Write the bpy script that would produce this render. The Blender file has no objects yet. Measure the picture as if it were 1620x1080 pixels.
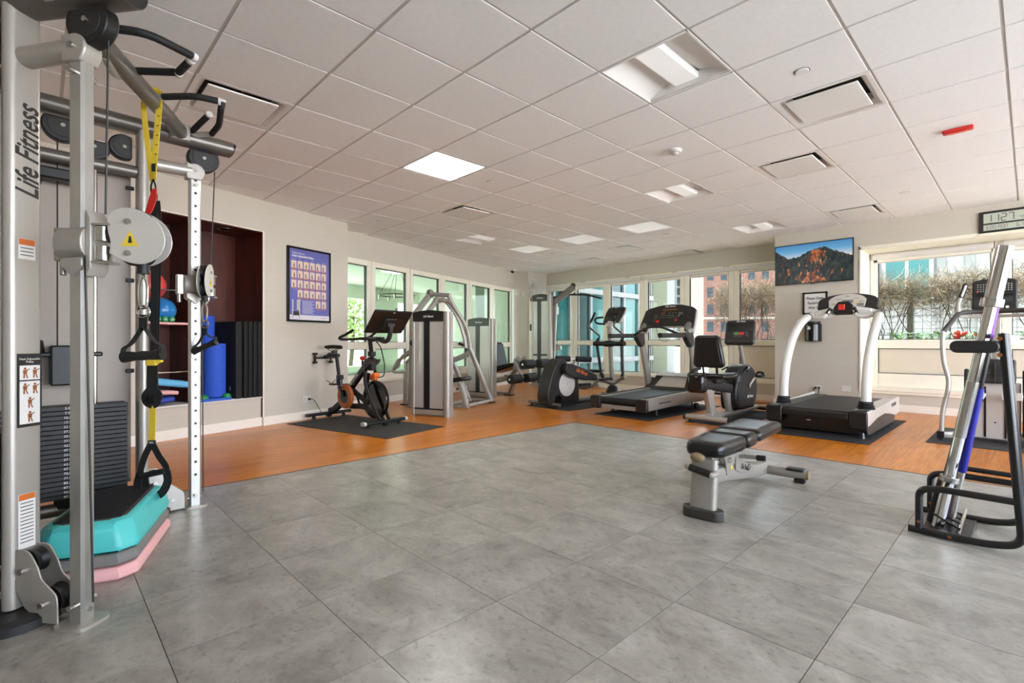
import bpy, math, random
from mathutils import Matrix, Vector
SC = bpy.context.scene
# ------------------------------------------------------------------ camera
cam_d = bpy.data.cameras.new('camera'); cam = bpy.data.objects.new('camera', cam_d)
SC.collection.objects.link(cam); SC.camera = cam
cam.location = (0, 0, 1.017); cam.rotation_euler = (math.pi/2, 0, 0.7937)
cam_d.sensor_width = 36; cam_d.lens = 783.85/1620*36
cam_d.shift_x = -23.33/1620; cam_d.shift_y = 1.24/1620
cam_d.clip_start = 0.05; cam_d.clip_end = 600
# ------------------------------------------------------------------ world, sun, exposure
wd = bpy.data.worlds.new('sky'); SC.world = wd; wd.use_nodes = True
wn = wd.node_tree.nodes; wn.clear()
wo = wn.new('ShaderNodeOutputWorld'); wb = wn.new('ShaderNodeBackground')
wsk = wn.new('ShaderNodeTexSky'); wsk.sky_type = 'HOSEK_WILKIE'; wsk.turbidity = 6.0; wsk.ground_albedo = 0.5
wsk.sun_direction = (-0.57, 0.04, 0.82)
whs = wn.new('ShaderNodeHueSaturation'); whs.inputs['Saturation'].default_value = 0.46
whs.inputs['Value'].default_value = 1.0
wd.node_tree.links.new(wsk.outputs[0], whs.inputs['Color']); wd.node_tree.links.new(whs.outputs[0], wb.inputs[0])
wd.node_tree.links.new(wb.outputs[0], wo.inputs[0]); wb.inputs[1].default_value = 15.0
sun_d = bpy.data.lights.new('sun', 'SUN'); sun_d.energy = 9.0; sun_d.angle = 0.02; sun_d.color = (1, .985, .97)
sun = bpy.data.objects.new('sun', sun_d); SC.collection.objects.link(sun)
sun.rotation_euler = Vector((0.57, -0.04, -0.82)).to_track_quat('-Z', 'Y').to_euler()
LAMP_W = 10.0          # watts of one ceiling light
SC.view_settings.view_transform = 'Standard'; SC.view_settings.look = 'None'
SC.view_settings.gamma = 1.0; SC.view_settings.use_curve_mapping = False
SC.view_settings.exposure = 1.6
SC.cycles.use_denoising = True
SC.cycles.max_bounces = 10; SC.cycles.diffuse_bounces = 5; SC.cycles.glossy_bounces = 4
SC.cycles.transparent_max_bounces = 12; SC.cycles.caustics_reflective = False; SC.cycles.caustics_refractive = False
SC.cycles.sample_clamp_indirect = 6.0
C = SC.collection
R = random.Random(7)
PI = math.pi
# ------------------------------------------------------------------ materials
def lin(c):
    if isinstance(c, str):
        c = c.lstrip('#'); c = [int(c[i:i+2], 16)/255 for i in (0, 2, 4)]
    return tuple((x/12.92 if x <= .04045 else ((x+.055)/1.055)**2.4) for x in c) + (1,)
MATS = {}
def nt(m): return m.node_tree.nodes, m.node_tree.links
def mat(name, col, rough=.5, metal=0, spec=.5, coat=0, var=0, vscale=8, bump=0, bscale=200, stretch=(1, 1, 1), emit=0, coords='Object'):
    if name in MATS: return MATS[name]
    m = bpy.data.materials.new(name); m.use_nodes = True
    N, K = nt(m); b = N['Principled BSDF']; c = lin(col)
    b.inputs['Base Color'].default_value = c; b.inputs['Roughness'].default_value = rough
    b.inputs['Metallic'].default_value = metal; b.inputs['Specular IOR Level'].default_value = spec
    b.inputs['Coat Weight'].default_value = coat
    if emit:
        b.inputs['Emission Color'].default_value = c; b.inputs['Emission Strength'].default_value = emit
    if var or bump:
        tc = N.new('ShaderNodeTexCoord'); mp = N.new('ShaderNodeMapping'); mp.inputs['Scale'].default_value = stretch
        K.new(tc.outputs[coords], mp.inputs[0])
    if var:
        n = N.new('ShaderNodeTexNoise'); n.inputs['Scale'].default_value = vscale; n.inputs['Detail'].default_value = 6
        K.new(mp.outputs[0], n.inputs[0])
        r = N.new('ShaderNodeMapRange'); r.inputs[1].default_value = .3; r.inputs[2].default_value = .7
        r.inputs[3].default_value = 1-var; r.inputs[4].default_value = 1+var
        K.new(n.outputs[0], r.inputs[0])
        x = N.new('ShaderNodeMix'); x.data_type = 'RGBA'; x.blend_type = 'MULTIPLY'; x.inputs[0].default_value = 1
        x.inputs[6].default_value = c; K.new(r.outputs[0], x.inputs[7]); K.new(x.outputs[2], b.inputs['Base Color'])
    if bump:
        n2 = N.new('ShaderNodeTexNoise'); n2.inputs['Scale'].default_value = bscale; n2.inputs['Detail'].default_value = 3
        K.new(mp.outputs[0], n2.inputs[0])
        bp = N.new('ShaderNodeBump'); bp.inputs['Strength'].default_value = bump; bp.inputs['Distance'].default_value = .002
        K.new(n2.outputs[0], bp.inputs['Height']); K.new(bp.outputs[0], b.inputs['Normal'])
    MATS[name] = m; return m
def M(n): return MATS[n]
mat('wall', '#c8c0b2', .75, var=.02, vscale=3, bump=.25, bscale=60, stretch=(1, 1, 14))
mat('trim', '#efe9dd', .45, var=.01)
mat('frame', '#efe8d6', .42, var=.012, vscale=4)
mat('grid_white', '#cfcbc5', .6, var=.01)
mat('ceiling_plain', '#f1eeeb', .9, var=.01)
mat('acoustic', '#f7f5f3', .92, var=.02, vscale=30, bump=.5, bscale=420)
mat('fixture_white', '#efece8', .55, var=.01)
mat('silver', '#b5afa6', .36, metal=.45, spec=.5, var=.03, vscale=5, bump=.04, bscale=600)
mat('silver_dark', '#77716a', .36, metal=.6, var=.03, vscale=5)
mat('galv', '#c6c4be', .30, metal=.8, var=.10, vscale=14, stretch=(1, 1, .35))
mat('chrome', '#d8d6d2', .12, metal=1, var=.02)
mat('steel', '#b9b5ae', .25, metal=.9, var=.03)
mat('black_plastic', '#0f0f0f', .42, var=.06, vscale=12)
mat('black_gloss', '#0b0b0b', .14, var=.03)
mat('black_rubber', '#141414', .75, var=.08, vscale=20, bump=.2, bscale=300)
mat('black_metal', '#0a0a0a', .28, spec=.6, var=.04)
mat('charcoal', '#201e1d', .5, var=.06, vscale=9, bump=.08, bscale=500)
mat('charcoal_light', '#3a3733', .5, var=.05, vscale=9)
mat('vinyl', '#111111', .28, var=.08, vscale=9, bump=.25, bscale=160)
mat('foam_black', '#161617', .7, var=.05, vscale=30)
mat('mat_rubber', '#35322f', .85, var=.06, vscale=40, bump=.3, bscale=350)
mat('mat_dark', '#191818', .85, var=.06, vscale=40, bump=.3, bscale=350)
mat('white_plastic', '#d9d6d1', .4, var=.01)
mat('lt_grey', '#c9c4bc', .4, var=.02)
mat('plate_white', '#d3cec6', .38, metal=.3, var=.02)
mat('sil_paint', '#a29c93', .38, metal=.35, var=.02, vscale=6)
mat('orange', '#d4601c', .42, var=.04)
mat('amber', '#b4602a', .45, var=.12, vscale=10)
mat('red', '#cf2a20', .45, var=.03)
mat('yellow', '#eccb3c', .65, var=.05, vscale=40)
mat('teal', '#4fc0bb', .42, var=.03, vscale=6)
mat('pink', '#e9aeab', .5, var=.03, vscale=6)
mat('grey_riser', '#7d7873', .55, var=.04)
mat('blue_foam', '#2c56c4', .8, var=.06, vscale=25, bump=.2, bscale=120)
mat('blue_mat', '#2f62c9', .7, var=.05, vscale=20)
mat('green', '#1c8a4c', .5, var=.04)
mat('ball_blue', '#2b7fc4', .22, var=.03)
mat('ball_red', '#e1564c', .35, var=.03)
mat('sky_blue', '#66b4dc', .5, var=.04)
mat('navy', '#2640a6', .5, var=.04)
mat('purple', '#7a2f9c', .5, var=.04)
mat('cobalt', '#15178c', .45, var=.05)
mat('dark_print', '#2a2826', .5)
mat('white_print', '#ece8e2', .5)
mat('orange_print', '#d9702c', .5)
mat('copper', '#a5683c', .4, metal=.7)
mat('tan_knob', '#8d7a5a', .5, var=.05)
mat('lcd', '#b9bfb0', .35, var=.02)
mat('lcd_digit', '#4a4d46', .5)
mat('strap_black', '#1c1a19', .8, var=.08, vscale=60)
mat('clear_acrylic', '#a6988c', .38, spec=.35, var=.05, vscale=3)
mat('deck_rib', '#4a453f', .6, var=.05)
def wood_mat(name, c1, c2, rough, scale, stretch, rnd=.12, coat=.0):
    m = bpy.data.materials.new(name); m.use_nodes = True; N, K = nt(m); b = N['Principled BSDF']
    tc = N.new('ShaderNodeTexCoord'); oi = N.new('ShaderNodeObjectInfo')
    add = N.new('ShaderNodeVectorMath'); add.operation = 'ADD'
    K.new(tc.outputs['Object'], add.inputs[0]); K.new(oi.outputs['Random'], add.inputs[1])
    mp = N.new('ShaderNodeMapping'); mp.inputs['Scale'].default_value = stretch; K.new(add.outputs[0], mp.inputs[0])
    n = N.new('ShaderNodeTexNoise'); n.inputs['Scale'].default_value = scale; n.inputs['Detail'].default_value = 8; n.inputs['Roughness'].default_value = .62
    K.new(mp.outputs[0], n.inputs[0])
    cr = N.new('ShaderNodeValToRGB'); cr.color_ramp.elements[0].position = .3; cr.color_ramp.elements[1].position = .72
    cr.color_ramp.elements[0].color = lin(c1); cr.color_ramp.elements[1].color = lin(c2); K.new(n.outputs[0], cr.inputs[0])
    r = N.new('ShaderNodeMapRange'); r.inputs[3].default_value = 1-rnd; r.inputs[4].default_value = 1+rnd; K.new(oi.outputs['Random'], r.inputs[0])
    x = N.new('ShaderNodeMix'); x.data_type = 'RGBA'; x.blend_type = 'MULTIPLY'; x.inputs[0].default_value = 1
    K.new(cr.outputs[0], x.inputs[6]); K.new(r.outputs[0], x.inputs[7]); K.new(x.outputs[2], b.inputs['Base Color'])
    b.inputs['Roughness'].default_value = rough; b.inputs['Coat Weight'].default_value = coat; b.inputs['Coat Roughness'].default_value = .2
    MATS[name] = m; return m
wood_mat('plank', '#a2560e', '#da8726', .30, 5, (9, .5, 1), .13)
wood_mat('mahogany', '#351009', '#5e2413', .38, 4, (3, 3, .35), .06)
def tile_mat():
    m = bpy.data.materials.new('stone_tile'); m.use_nodes = True; N, K = nt(m); b = N['Principled BSDF']
    tc = N.new('ShaderNodeTexCoord'); oi = N.new('ShaderNodeObjectInfo')
    sc = N.new('ShaderNodeVectorMath'); sc.operation = 'SCALE'; sc.inputs[3].default_value = 40; K.new(oi.outputs['Random'], sc.inputs[0])
    add = N.new('ShaderNodeVectorMath'); add.operation = 'ADD'; K.new(tc.outputs['Object'], add.inputs[0]); K.new(sc.outputs[0], add.inputs[1])
    mp = N.new('ShaderNodeMapping'); mp.inputs['Rotation'].default_value = (0, 0, .7); mp.inputs['Scale'].default_value = (1, 1.35, 1); K.new(add.outputs[0], mp.inputs[0])
    n = N.new('ShaderNodeTexNoise'); n.inputs['Scale'].default_value = 3.4; n.inputs['Detail'].default_value = 12; n.inputs['Roughness'].default_value = .74; n.inputs['Distortion'].default_value = .5
    K.new(mp.outputs[0], n.inputs[0])
    cr = N.new('ShaderNodeValToRGB'); e = cr.color_ramp.elements
    e[0].position = .28; e[0].color = lin('#77716a'); e[1].position = .78; e[1].color = lin('#c2bdb4')
    q = e.new(.5); q.color = lin('#9d988e'); K.new(n.outputs[0], cr.inputs[0])
    n2 = N.new('ShaderNodeTexNoise'); n2.inputs['Scale'].default_value = 28; n2.inputs['Detail'].default_value = 6; n2.inputs['Roughness'].default_value = .7; K.new(mp.outputs[0], n2.inputs[0])
    r2 = N.new('ShaderNodeValToRGB'); r2.color_ramp.elements[0].position = .30; r2.color_ramp.elements[0].color = (.5, .5, .5, 1); r2.color_ramp.elements[1].position = .46; r2.color_ramp.elements[1].color = (1, 1, 1, 1)
    K.new(n2.outputs[0], r2.inputs[0])
    x = N.new('ShaderNodeMix'); x.data_type = 'RGBA'; x.blend_type = 'MULTIPLY'; x.inputs[0].default_value = .75; K.new(cr.outputs[0], x.inputs[6]); K.new(r2.outputs[0], x.inputs[7])
    r = N.new('ShaderNodeMapRange'); r.inputs[3].default_value = .94; r.inputs[4].default_value = 1.06; K.new(oi.outputs['Random'], r.inputs[0])
    y = N.new('ShaderNodeMix'); y.data_type = 'RGBA'; y.blend_type = 'MULTIPLY'; y.inputs[0].default_value = 1; K.new(x.outputs[2], y.inputs[6]); K.new(r.outputs[0], y.inputs[7])
    K.new(y.outputs[2], b.inputs['Base Color']); b.inputs['Roughness'].default_value = .31
    bp = N.new('ShaderNodeBump'); bp.inputs['Strength'].default_value = .15; bp.inputs['Distance'].default_value = .002; K.new(n2.outputs[0], bp.inputs['Height']); K.new(bp.outputs[0], b.inputs['Normal'])
    MATS['stone_tile'] = m
tile_mat()
def glass_mat(name, tint, refl=.08, rough=.0):
    m = bpy.data.materials.new(name); m.use_nodes = True; N, K = nt(m); N.clear()
    o = N.new('ShaderNodeOutputMaterial'); t = N.new('ShaderNodeBsdfTransparent'); t.inputs[0].default_value = lin(tint)
    g = N.new('ShaderNodeBsdfGlossy'); g.inputs['Roughness'].default_value = rough; fr = N.new('ShaderNodeLayerWeight'); fr.inputs[0].default_value = .5
    pw = N.new('ShaderNodeMath'); pw.operation = 'POWER'; pw.inputs[1].default_value = 4; K.new(fr.outputs['Facing'], pw.inputs[0])
    mm = N.new('ShaderNodeMath'); mm.operation = 'MULTIPLY_ADD'; mm.inputs[1].default_value = .45; mm.inputs[2].default_value = refl; K.new(pw.outputs[0], mm.inputs[0])
    cl = N.new('ShaderNodeClamp'); K.new(mm.outputs[0], cl.inputs[0])
    x = N.new('ShaderNodeMixShader'); K.new(cl.outputs[0], x.inputs[0]); K.new(t.outputs[0], x.inputs[1]); K.new(g.outputs[0], x.inputs[2]); K.new(x.outputs[0], o.inputs[0])
    MATS[name] = m
glass_mat('glass_clear', '#f0f3f0', .02)
glass_mat('glass_green', '#dbe5da', .02)
def emit_mat(name, col, s):
    m = bpy.data.materials.new(name); m.use_nodes = True; N, K = nt(m); b = N['Principled BSDF']
    b.inputs['Base Color'].default_value = (.9, .9, .9, 1); b.inputs['Emission Color'].default_value = lin(col); b.inputs['Emission Strength'].default_value = s
    MATS[name] = m
emit_mat('lamp_bright', '#fffdf8', 14.0)
emit_mat('lamp_soft', '#fffdf8', .10)
# ------------------------------------------------------------------ mesh builder
def V3(p): return Vector(p)
def spl(pts, n=6):
    P = [V3(p) for p in pts]; out = []
    for i in range(len(P)-1):
        a, b, c, d = P[max(i-1, 0)], P[i], P[i+1], P[min(i+2, len(P)-1)]
        for k in range(n):
            t = k/n; out.append(.5*((2*b)+(-a+c)*t+(2*a-5*b+4*c-d)*t*t+(-a+3*b-3*c+d)*t**3))
    out.append(P[-1]); return out
def fil(pts, r=.05, n=4):
    P = [V3(p) for p in pts]; out = [P[0]]
    for i in range(1, len(P)-1):
        a, b, c = P[i-1], P[i], P[i+1]
        u = (a-b); w = (c-b); rr = min(r, u.length*.49, w.length*.49); p = b+u.normalized()*rr; q = b+w.normalized()*rr
        for k in range(n+1):
            t = k/n; out.append((1-t)**2*p+2*t*(1-t)*b+t*t*q)
    out.append(P[-1]); return out
def arc(cx, cy, r, a0, a1, n, ry=None):
    return [(cx+r*math.cos(math.radians(a0+(a1-a0)*k/n)), cy+(ry or r)*math.sin(math.radians(a0+(a1-a0)*k/n))) for k in range(n+1)]
def rrect(w, h, r, n=4, cx=0, cy=0):
    o = []
    for sx, sy, a in ((1, 1, 0), (-1, 1, 90), (-1, -1, 180), (1, -1, 270)):
        o += arc(cx+sx*(w/2-r), cy+sy*(h/2-r), r, a, a+90, n)
    return o
class MB:
    def __init__(s): s.v = []; s.f = []
    def add(s, vs, fs):
        o = len(s.v); s.v += [tuple(v) for v in vs]; s.f += [tuple(i+o for i in f) for f in fs]; return s
    def box(s, c, d, rz=0, m=None):
        x, y, z = d[0]/2, d[1]/2, d[2]/2
        vs = [V3((a, b, e)) for e in (-z, z) for a, b in ((-x, -y), (x, -y), (x, y), (-x, y))]
        if m is not None: vs = [m @ v for v in vs]
        if rz: vs = [Matrix.Rotation(rz, 3, 'Z') @ v for v in vs]
        vs = [v+V3(c) for v in vs]
        return s.add(vs, [(3, 2, 1, 0), (4, 5, 6, 7), (0, 1, 5, 4), (1, 2, 6, 5), (2, 3, 7, 6), (3, 0, 4, 7)])
    def bb(s, x0, x1, y0, y1, z0, z1): return s.box(((x0+x1)/2, (y0+y1)/2, (z0+z1)/2), (abs(x1-x0), abs(y1-y0), abs(z1-z0)))
    def sweep(s, pts, prof, up=(0, 0, 1), closed=False, cap=True, scale=None):
        P = [V3(p) for p in pts]; n = len(P); k = len(prof); vs = []; fs = []; prev = None
        for i in range(n):
            if closed: t = (P[(i+1) % n]-P[i-1])
            else: t = P[min(i+1, n-1)]-P[max(i-1, 0)]
            t.normalize()
            if prev is None:
                u = V3(up)-t*t.dot(V3(up))
                if u.length < 1e-3: u = V3((1, 0, 0))-t*t.x
                if u.length < 1e-3: u = V3((0, 1, 0))
            else: u = prev-t*t.dot(prev)
            u.normalize(); prev = u; w = t.cross(u); sc = scale[i] if scale else 1
            for a, b in prof: vs.append(P[i]+(w*a+u*b)*sc)
        m = n if closed else n-1
        for i in range(m):
            for j in range(k):
                a = i*k+j; b = i*k+(j+1) % k; c = ((i+1) % n)*k+(j+1) % k; d = ((i+1) % n)*k+j
                fs.append((a, b, c, d))
        if cap and not closed:
            fs.append(tuple(range(k-1, -1, -1))); fs.append(tuple((n-1)*k+j for j in range(k)))
        return s.add(vs, fs)
    def tube(s, pts, r, n=10, closed=False, scale=None):
        return s.sweep(pts, [(r*math.cos(2*PI*j/n), r*math.sin(2*PI*j/n)) for j in range(n)], closed=closed, scale=scale)
    def otube(s, pts, w, h, up=(0, 0, 1), n=4):          # oval / rounded rectangular tube
        return s.sweep(pts, rrect(w, h, min(w, h)*.47, n), up)
    def rtube(s, pts, w, h, up=(0, 0, 1), r=.012):
        return s.sweep(pts, rrect(w, h, min(r, min(w, h)*.45), 2), up)
    def cyl(s, p, q, r, r2=None, n=16):
        r2 = r if r2 is None else r2
        return s.tube([p, q], 1, n, scale=[r, r2])
    def lathe(s, prof, c=(0, 0, 0), n=20, ax='Z'):
        vs = []; fs = []; k = len(prof)
        for i in range(n):
            a = 2*PI*i/n
            for r, z in prof:
                x, y = r*math.cos(a), r*math.sin(a)
                p = (x, y, z) if ax == 'Z' else ((z, x, y) if ax == 'X' else (x, z, y) if ax == 'Y' else None)
                vs.append(V3(p)+V3(c))
        for i in range(n):
            for j in range(k-1):
                f = (i*k+j, ((i+1) % n)*k+j, ((i+1) % n)*k+j+1, i*k+j+1)
                fs.append(f if ax != 'Y' else f[::-1])
        if prof[0][0] > 1e-6: fs.append(tuple(i*k for i in range(n))[::(-1 if ax != 'Y' else 1)])
        if prof[-1][0] > 1e-6: fs.append(tuple(i*k+k-1 for i in range(n))[::(1 if ax != 'Y' else -1)])
        return s.add(vs, fs)
    def prism(s, poly, a, b, pl='xy'):                     # poly in plane pl, extruded from a to b on the third axis
        k = len(poly)
        def P(u, v, w): return {'xy': (u, v, w), 'xz': (u, w, v), 'yz': (w, u, v)}[pl]
        vs = [P(u, v, a) for u, v in poly]+[P(u, v, b) for u, v in poly]
        fs = [tuple(range(k-1, -1, -1)), tuple(range(k, 2*k))]+[(j, (j+1) % k, k+(j+1) % k, k+j) for j in range(k)]
        if (pl == 'xz') ^ (b < a): fs = [f[::-1] for f in fs]
        ar = sum(poly[i][0]*poly[(i+1) % k][1]-poly[(i+1) % k][0]*poly[i][1] for i in range(k))
        if ar < 0: fs = [f[::-1] for f in fs]
        return s.add(vs, fs)
    def sphere(s, c, r, n=16, m=10):
        r = (r, r, r) if not isinstance(r, (tuple, list)) else r
        vs = []; fs = []
        for i in range(m+1):
            t = PI*i/m
            for j in range(n):
                a = 2*PI*j/n; vs.append((c[0]+r[0]*math.sin(t)*math.cos(a), c[1]+r[1]*math.sin(t)*math.sin(a), c[2]+r[2]*math.cos(t)))
        for i in range(m):
            for j in range(n): fs.append((i*n+j, (i+1)*n+j, (i+1)*n+(j+1) % n, i*n+(j+1) % n))
        return s.add(vs, fs)
    def mesh(s, name, xf=None, smooth=True, ang=35):
        me = bpy.data.meshes.new(name); vs = s.v
        if xf is not None: vs = [tuple(xf @ V3(v)) for v in vs]
        me.from_pydata(vs, [], s.f); me.validate(clean_customdata=False)
        if smooth:
            me.polygons.foreach_set('use_smooth', [True]*len(me.polygons)); me.set_sharp_from_angle(angle=math.radians(ang))
        me.update(); return me
    def build(s, name, m, parent=None, bevel=0, seg=2, xf=None, smooth=True, ang=35, sub=0):
        me = s.mesh(name, xf, smooth, ang); me.materials.append(M(m) if isinstance(m, str) else m)
        o = bpy.data.objects.new(name, me); C.objects.link(o)
        if parent: o.parent = parent
        if bevel:
            b = o.modifiers.new('bevel', 'BEVEL'); b.width = bevel; b.segments = seg; b.limit_method = 'ANGLE'; b.angle_limit = math.radians(40)
        if sub:
            q = o.modifiers.new('subd', 'SUBSURF'); q.levels = sub; q.render_levels = sub
        return o
def inst(name, me, parent=None, loc=(0, 0, 0), rz=0):
    o = bpy.data.objects.new(name, me); C.objects.link(o); o.location = loc; o.rotation_euler = (0, 0, rz)
    if parent: o.parent = parent
    return o
def tag(o, label=None, cat=None, group=None, kind=None):
    if label: o['label'] = label
    if cat: o['category'] = cat
    if group: o['group'] = group
    if kind: o['kind'] = kind
    return o
def thing(name, label, cat, loc=(0, 0, 0), rz=0, group=None):
    o = bpy.data.objects.new(name, None); C.objects.link(o); o.empty_display_size = .1
    o.location = loc; o.rotation_euler = (0, 0, rz); return tag(o, label, cat, group)
def struct(o, label=None): return tag(o, label, None, None, 'structure')
def copy_tree(o, parent=None):
    c = o.copy(); C.objects.link(c)
    if parent: c.parent = parent
    for ch in list(o.children): copy_tree(ch, c)
    return c
def text(name, s, size, m, parent, mtx, ext=.0008, shear=0, sx=1, align='CENTER', weight=0):
    cu = bpy.data.curves.new(name, 'FONT'); cu.body = s; cu.size = size; cu.extrude = ext; cu.shear = shear; cu.align_x = align; cu.align_y = 'CENTER'
    cu.resolution_u = 3; cu.offset = weight
    t = bpy.data.objects.new('tmp', cu); C.objects.link(t); dg = bpy.context.evaluated_depsgraph_get(); dg.update()
    me = bpy.data.meshes.new_from_object(t.evaluated_get(dg)); me.name = name
    bpy.data.objects.remove(t); bpy.data.curves.remove(cu)
    me.transform(mtx @ Matrix.Diagonal((sx, 1, 1, 1)))
    me.materials.clear(); me.materials.append(M(m)); o = bpy.data.objects.new(name, me); C.objects.link(o)
    if parent: o.parent = parent
    return o
def face(o, r, u):                # matrix: x axis r, y axis u, origin o
    r = V3(r).normalized(); u = V3(u); u = (u-r*u.dot(r)).normalized(); n = r.cross(u)
    return Matrix(((r.x, u.x, n.x, o[0]), (r.y, u.y, n.y, o[1]), (r.z, u.z, n.z, o[2]), (0, 0, 0, 1)))
def clip(poly, nx, ny, c):       # keep nx*x+ny*y >= c
    out = []
    for i in range(len(poly)):
        p, q = poly[i], poly[(i+1) % len(poly)]; a = nx*p[0]+ny*p[1]-c; b = nx*q[0]+ny*q[1]-c
        if a >= 0: out.append(p)
        if (a >= 0) != (b >= 0):
            t = a/(a-b); out.append((p[0]+(q[0]-p[0])*t, p[1]+(q[1]-p[1])*t))
    return out
# ================================================================== STRUCTURE
LWR = math.radians(17.6); CA, SA = math.cos(LWR), math.sin(LWR)
def lw(x, s, z=0): return (CA*x-SA*s, SA*x+CA*s, z)          # left-wall frame -> world
YB = 9.14; CH = 2.743; G = .6096
def lw_obj(o): o.rotation_euler = (0, 0, LWR); return o
# ---- floor: grey stone-look tiles and timber planks, each a piece of its own
fl = MB().bb(-9.6, 3.6, -2.8, 9.3, -.06, -.006).build('floor', 'charcoal'); struct(fl, 'grey stone-look tiled floor with a band of orange-brown timber planks')
EX, EY = -4.06, 4.85
TX, TY, TW = -.485, .295, .4925
def piece(name, poly, z0, z1, m, parent, cache={}):
    xs = [p[0] for p in poly]; ys = [p[1] for p in poly]
    cx, cy = (min(xs)+max(xs))/2, (min(ys)+max(ys))/2
    loc = [(round(x-cx, 4), round(y-cy, 4)) for x, y in poly]; key = (name, tuple(loc), z0)
    if key not in cache:
        me = MB().prism(loc, 0, z1-z0).mesh(name, smooth=False); me.materials.append(M(m)); cache[key] = me
    return inst(name, cache[key], parent, (cx, cy, z0))
def cutrect(x0, x1, y0, y1, cl):
    p = [(x0, y0), (x1, y0), (x1, y1), (x0, y1)]
    for c in cl: 
        p = clip(p, *c)
        if len(p) < 3: return None
    a = abs(sum(p[i][0]*p[(i+1) % len(p)][1]-p[(i+1) % len(p)][0]*p[i][1] for i in range(len(p))))/2
    return p if a > .0015 else None
g = .0013
for i in range(-8, 4):
    for j in range(-3, 11):
        x0 = TX+i*TW; y0 = TY+j*TW-.003*j*0
        p = cutrect(x0+g, x0+TW-g, y0+g, y0+TW-g, [(1, 0, EX), (0, -1, -EY)])
        if p: piece('floor_tile', p, -.008, 0, 'stone_tile', fl)
PW, PLN = .19, 1.45
lwc = (CA, SA, -6.0)
k = 0
def plank_rows(xa, xb, ya, yb):
    n = 0; x = xb
    while x > xa:
        off = R.uniform(0, PLN); y = ya-off
        while y < yb:
            p = cutrect(max(x-PW, xa)+.0006, x-.0006, max(y, ya)+.0008, min(y+PLN, yb)-.0008, [lwc, (0, -1, -8.98), (0, 1, ya)]) if min(y+PLN, yb)-max(y, ya) > .03 else None
            if p: piece('floor_plank', p, -.008, 0, 'plank', fl); n += 1
            y += PLN
        x -= PW
    return n
NP = plank_rows(-8.9, EX-.002, -.6, 9.0)+plank_rows(EX, .9, EY+.002, 9.0)
# edge strip between the two floors
MB().bb(EX-.006, EX+.004, -.6, EY, -.006, .002).bb(EX-.006, 3.5, EY-.004, EY+.006, -.006, .002).build('floor_edge_strip', 'charcoal_light', fl)
# ---- ceiling
ce = MB().bb(-9.8, 3.6, -2.8, 9.3, 2.86, 2.95).build('ceiling', 'ceiling_plain'); struct(ce, 'white suspended ceiling of square acoustic tiles')
I0, I1, J0, J1 = -2, 14, -5, 11
def cell(i, j): return -(4.1752+j+1)*G, -(4.1752+j)*G, (1.1793+i)*G, (1.1793+i+1)*G
def cellc(i, j): a, b, c, d = cell(i, j); return ((a+b)/2, (c+d)/2)
TROF = [(3, -2), (7, 0), (11, 0), (7, 6)]; PANEL = [(3, 2)]; SOFT = [(9, 4), (9, 2), (9, 6)]
DIFF = [(0, 2), (5, -3), (7, -2), (11, -2), (5, 4), (11, 4), (12, 6), (13, 3)]
skip = set(TROF+PANEL+SOFT+DIFF)
wallclip = [(CA, SA, -6.02), (0, -1, -YB)]
gm = MB(); half = .0095
for i in range(I0, I1+1):
    for j in range(J0, J1+1):
        x0, x1, y0, y1 = cell(i, j)
        if (i, j) in skip: continue
        p = cutrect(x0+half, x1-half, y0+half, y1-half, wallclip)
        if p: piece('ceiling_tile', p, CH, CH+.022, 'acoustic', ce)
for i in range(I0, I1+2):
    y = (1.1793+i)*G
    p = cutrect(-10, 1.2, y-.012, y+.012, wallclip)
    if p: gm.prism(p, CH+.006, CH+.03)
for j in range(J0, J1+2):
    x = -(4.1752+j)*G
    p = cutrect(x-.012, x+.012, -1.0, 9.5, wallclip)
    if p: gm.prism(p, CH+.0065, CH+.03)
gm.build('ceiling_grid', 'grid_white', ce, smooth=False)
xr = -(4.1752+J0)*G; yr = (1.1793+I0)*G
MB().bb(xr, 3.5, -2.7, 9.1, CH+.002, 2.8).bb(-6.3, xr, -2.7, yr, CH+.002, 2.8).build('ceiling_panel', 'ceiling_plain', ce)
# ---- left wall (runs at an angle to the ceiling grid)
NS0, NS1, NZ0, NZ1, NB = 2.60, 3.835, .352, 2.36, -6.2
w = MB()
w.bb(-6.3, -5.665, -2.4, NS0, 0, 2.86).bb(-6.3, -5.665, NS0, NS1, NZ1, 2.86).bb(-6.3, -5.665, NS1, 5.147, 0, 2.86).bb(-6.3, -5.70, NS0, NS1, 0, NZ0-.012)
w.bb(-6.19, -6.02, 5.147, 10.76, 2.34, 2.86).bb(-6.19, -6.02, 5.147, 10.76, 0, .385)
struct(lw_obj(w.build('wall_left', 'wall', smooth=False)), 'beige fabric-textured left wall with a storage alcove and a row of windows')
b = MB().bb(-5.665, -5.65, -2.4, NS0, 0, .105).bb(-5.70, -5.685, NS0, NS1, 0, .105).bb(-5.70, -5.665, NS1-.001, NS1+.0, 0, .105).bb(-5.665, -5.65, NS1, 5.16, 0, .105).bb(-6.02, -5.665, 5.147, 5.16, 0, .105).bb(-6.02, -6.005, 5.15, 10.70, 0, .105)
struct(lw_obj(b.build('baseboard_left', 'trim', bevel=.003)))
wc = MB().prism([(-9.02, 8.42), (-8.679, 8.583), (-8.568, 9.16), (-9.4, 9.3)], 0, 2.86)
struct(wc.build('wall_corner', 'wall', smooth=False), 'beige corner pier between the two rows of windows')
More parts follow.
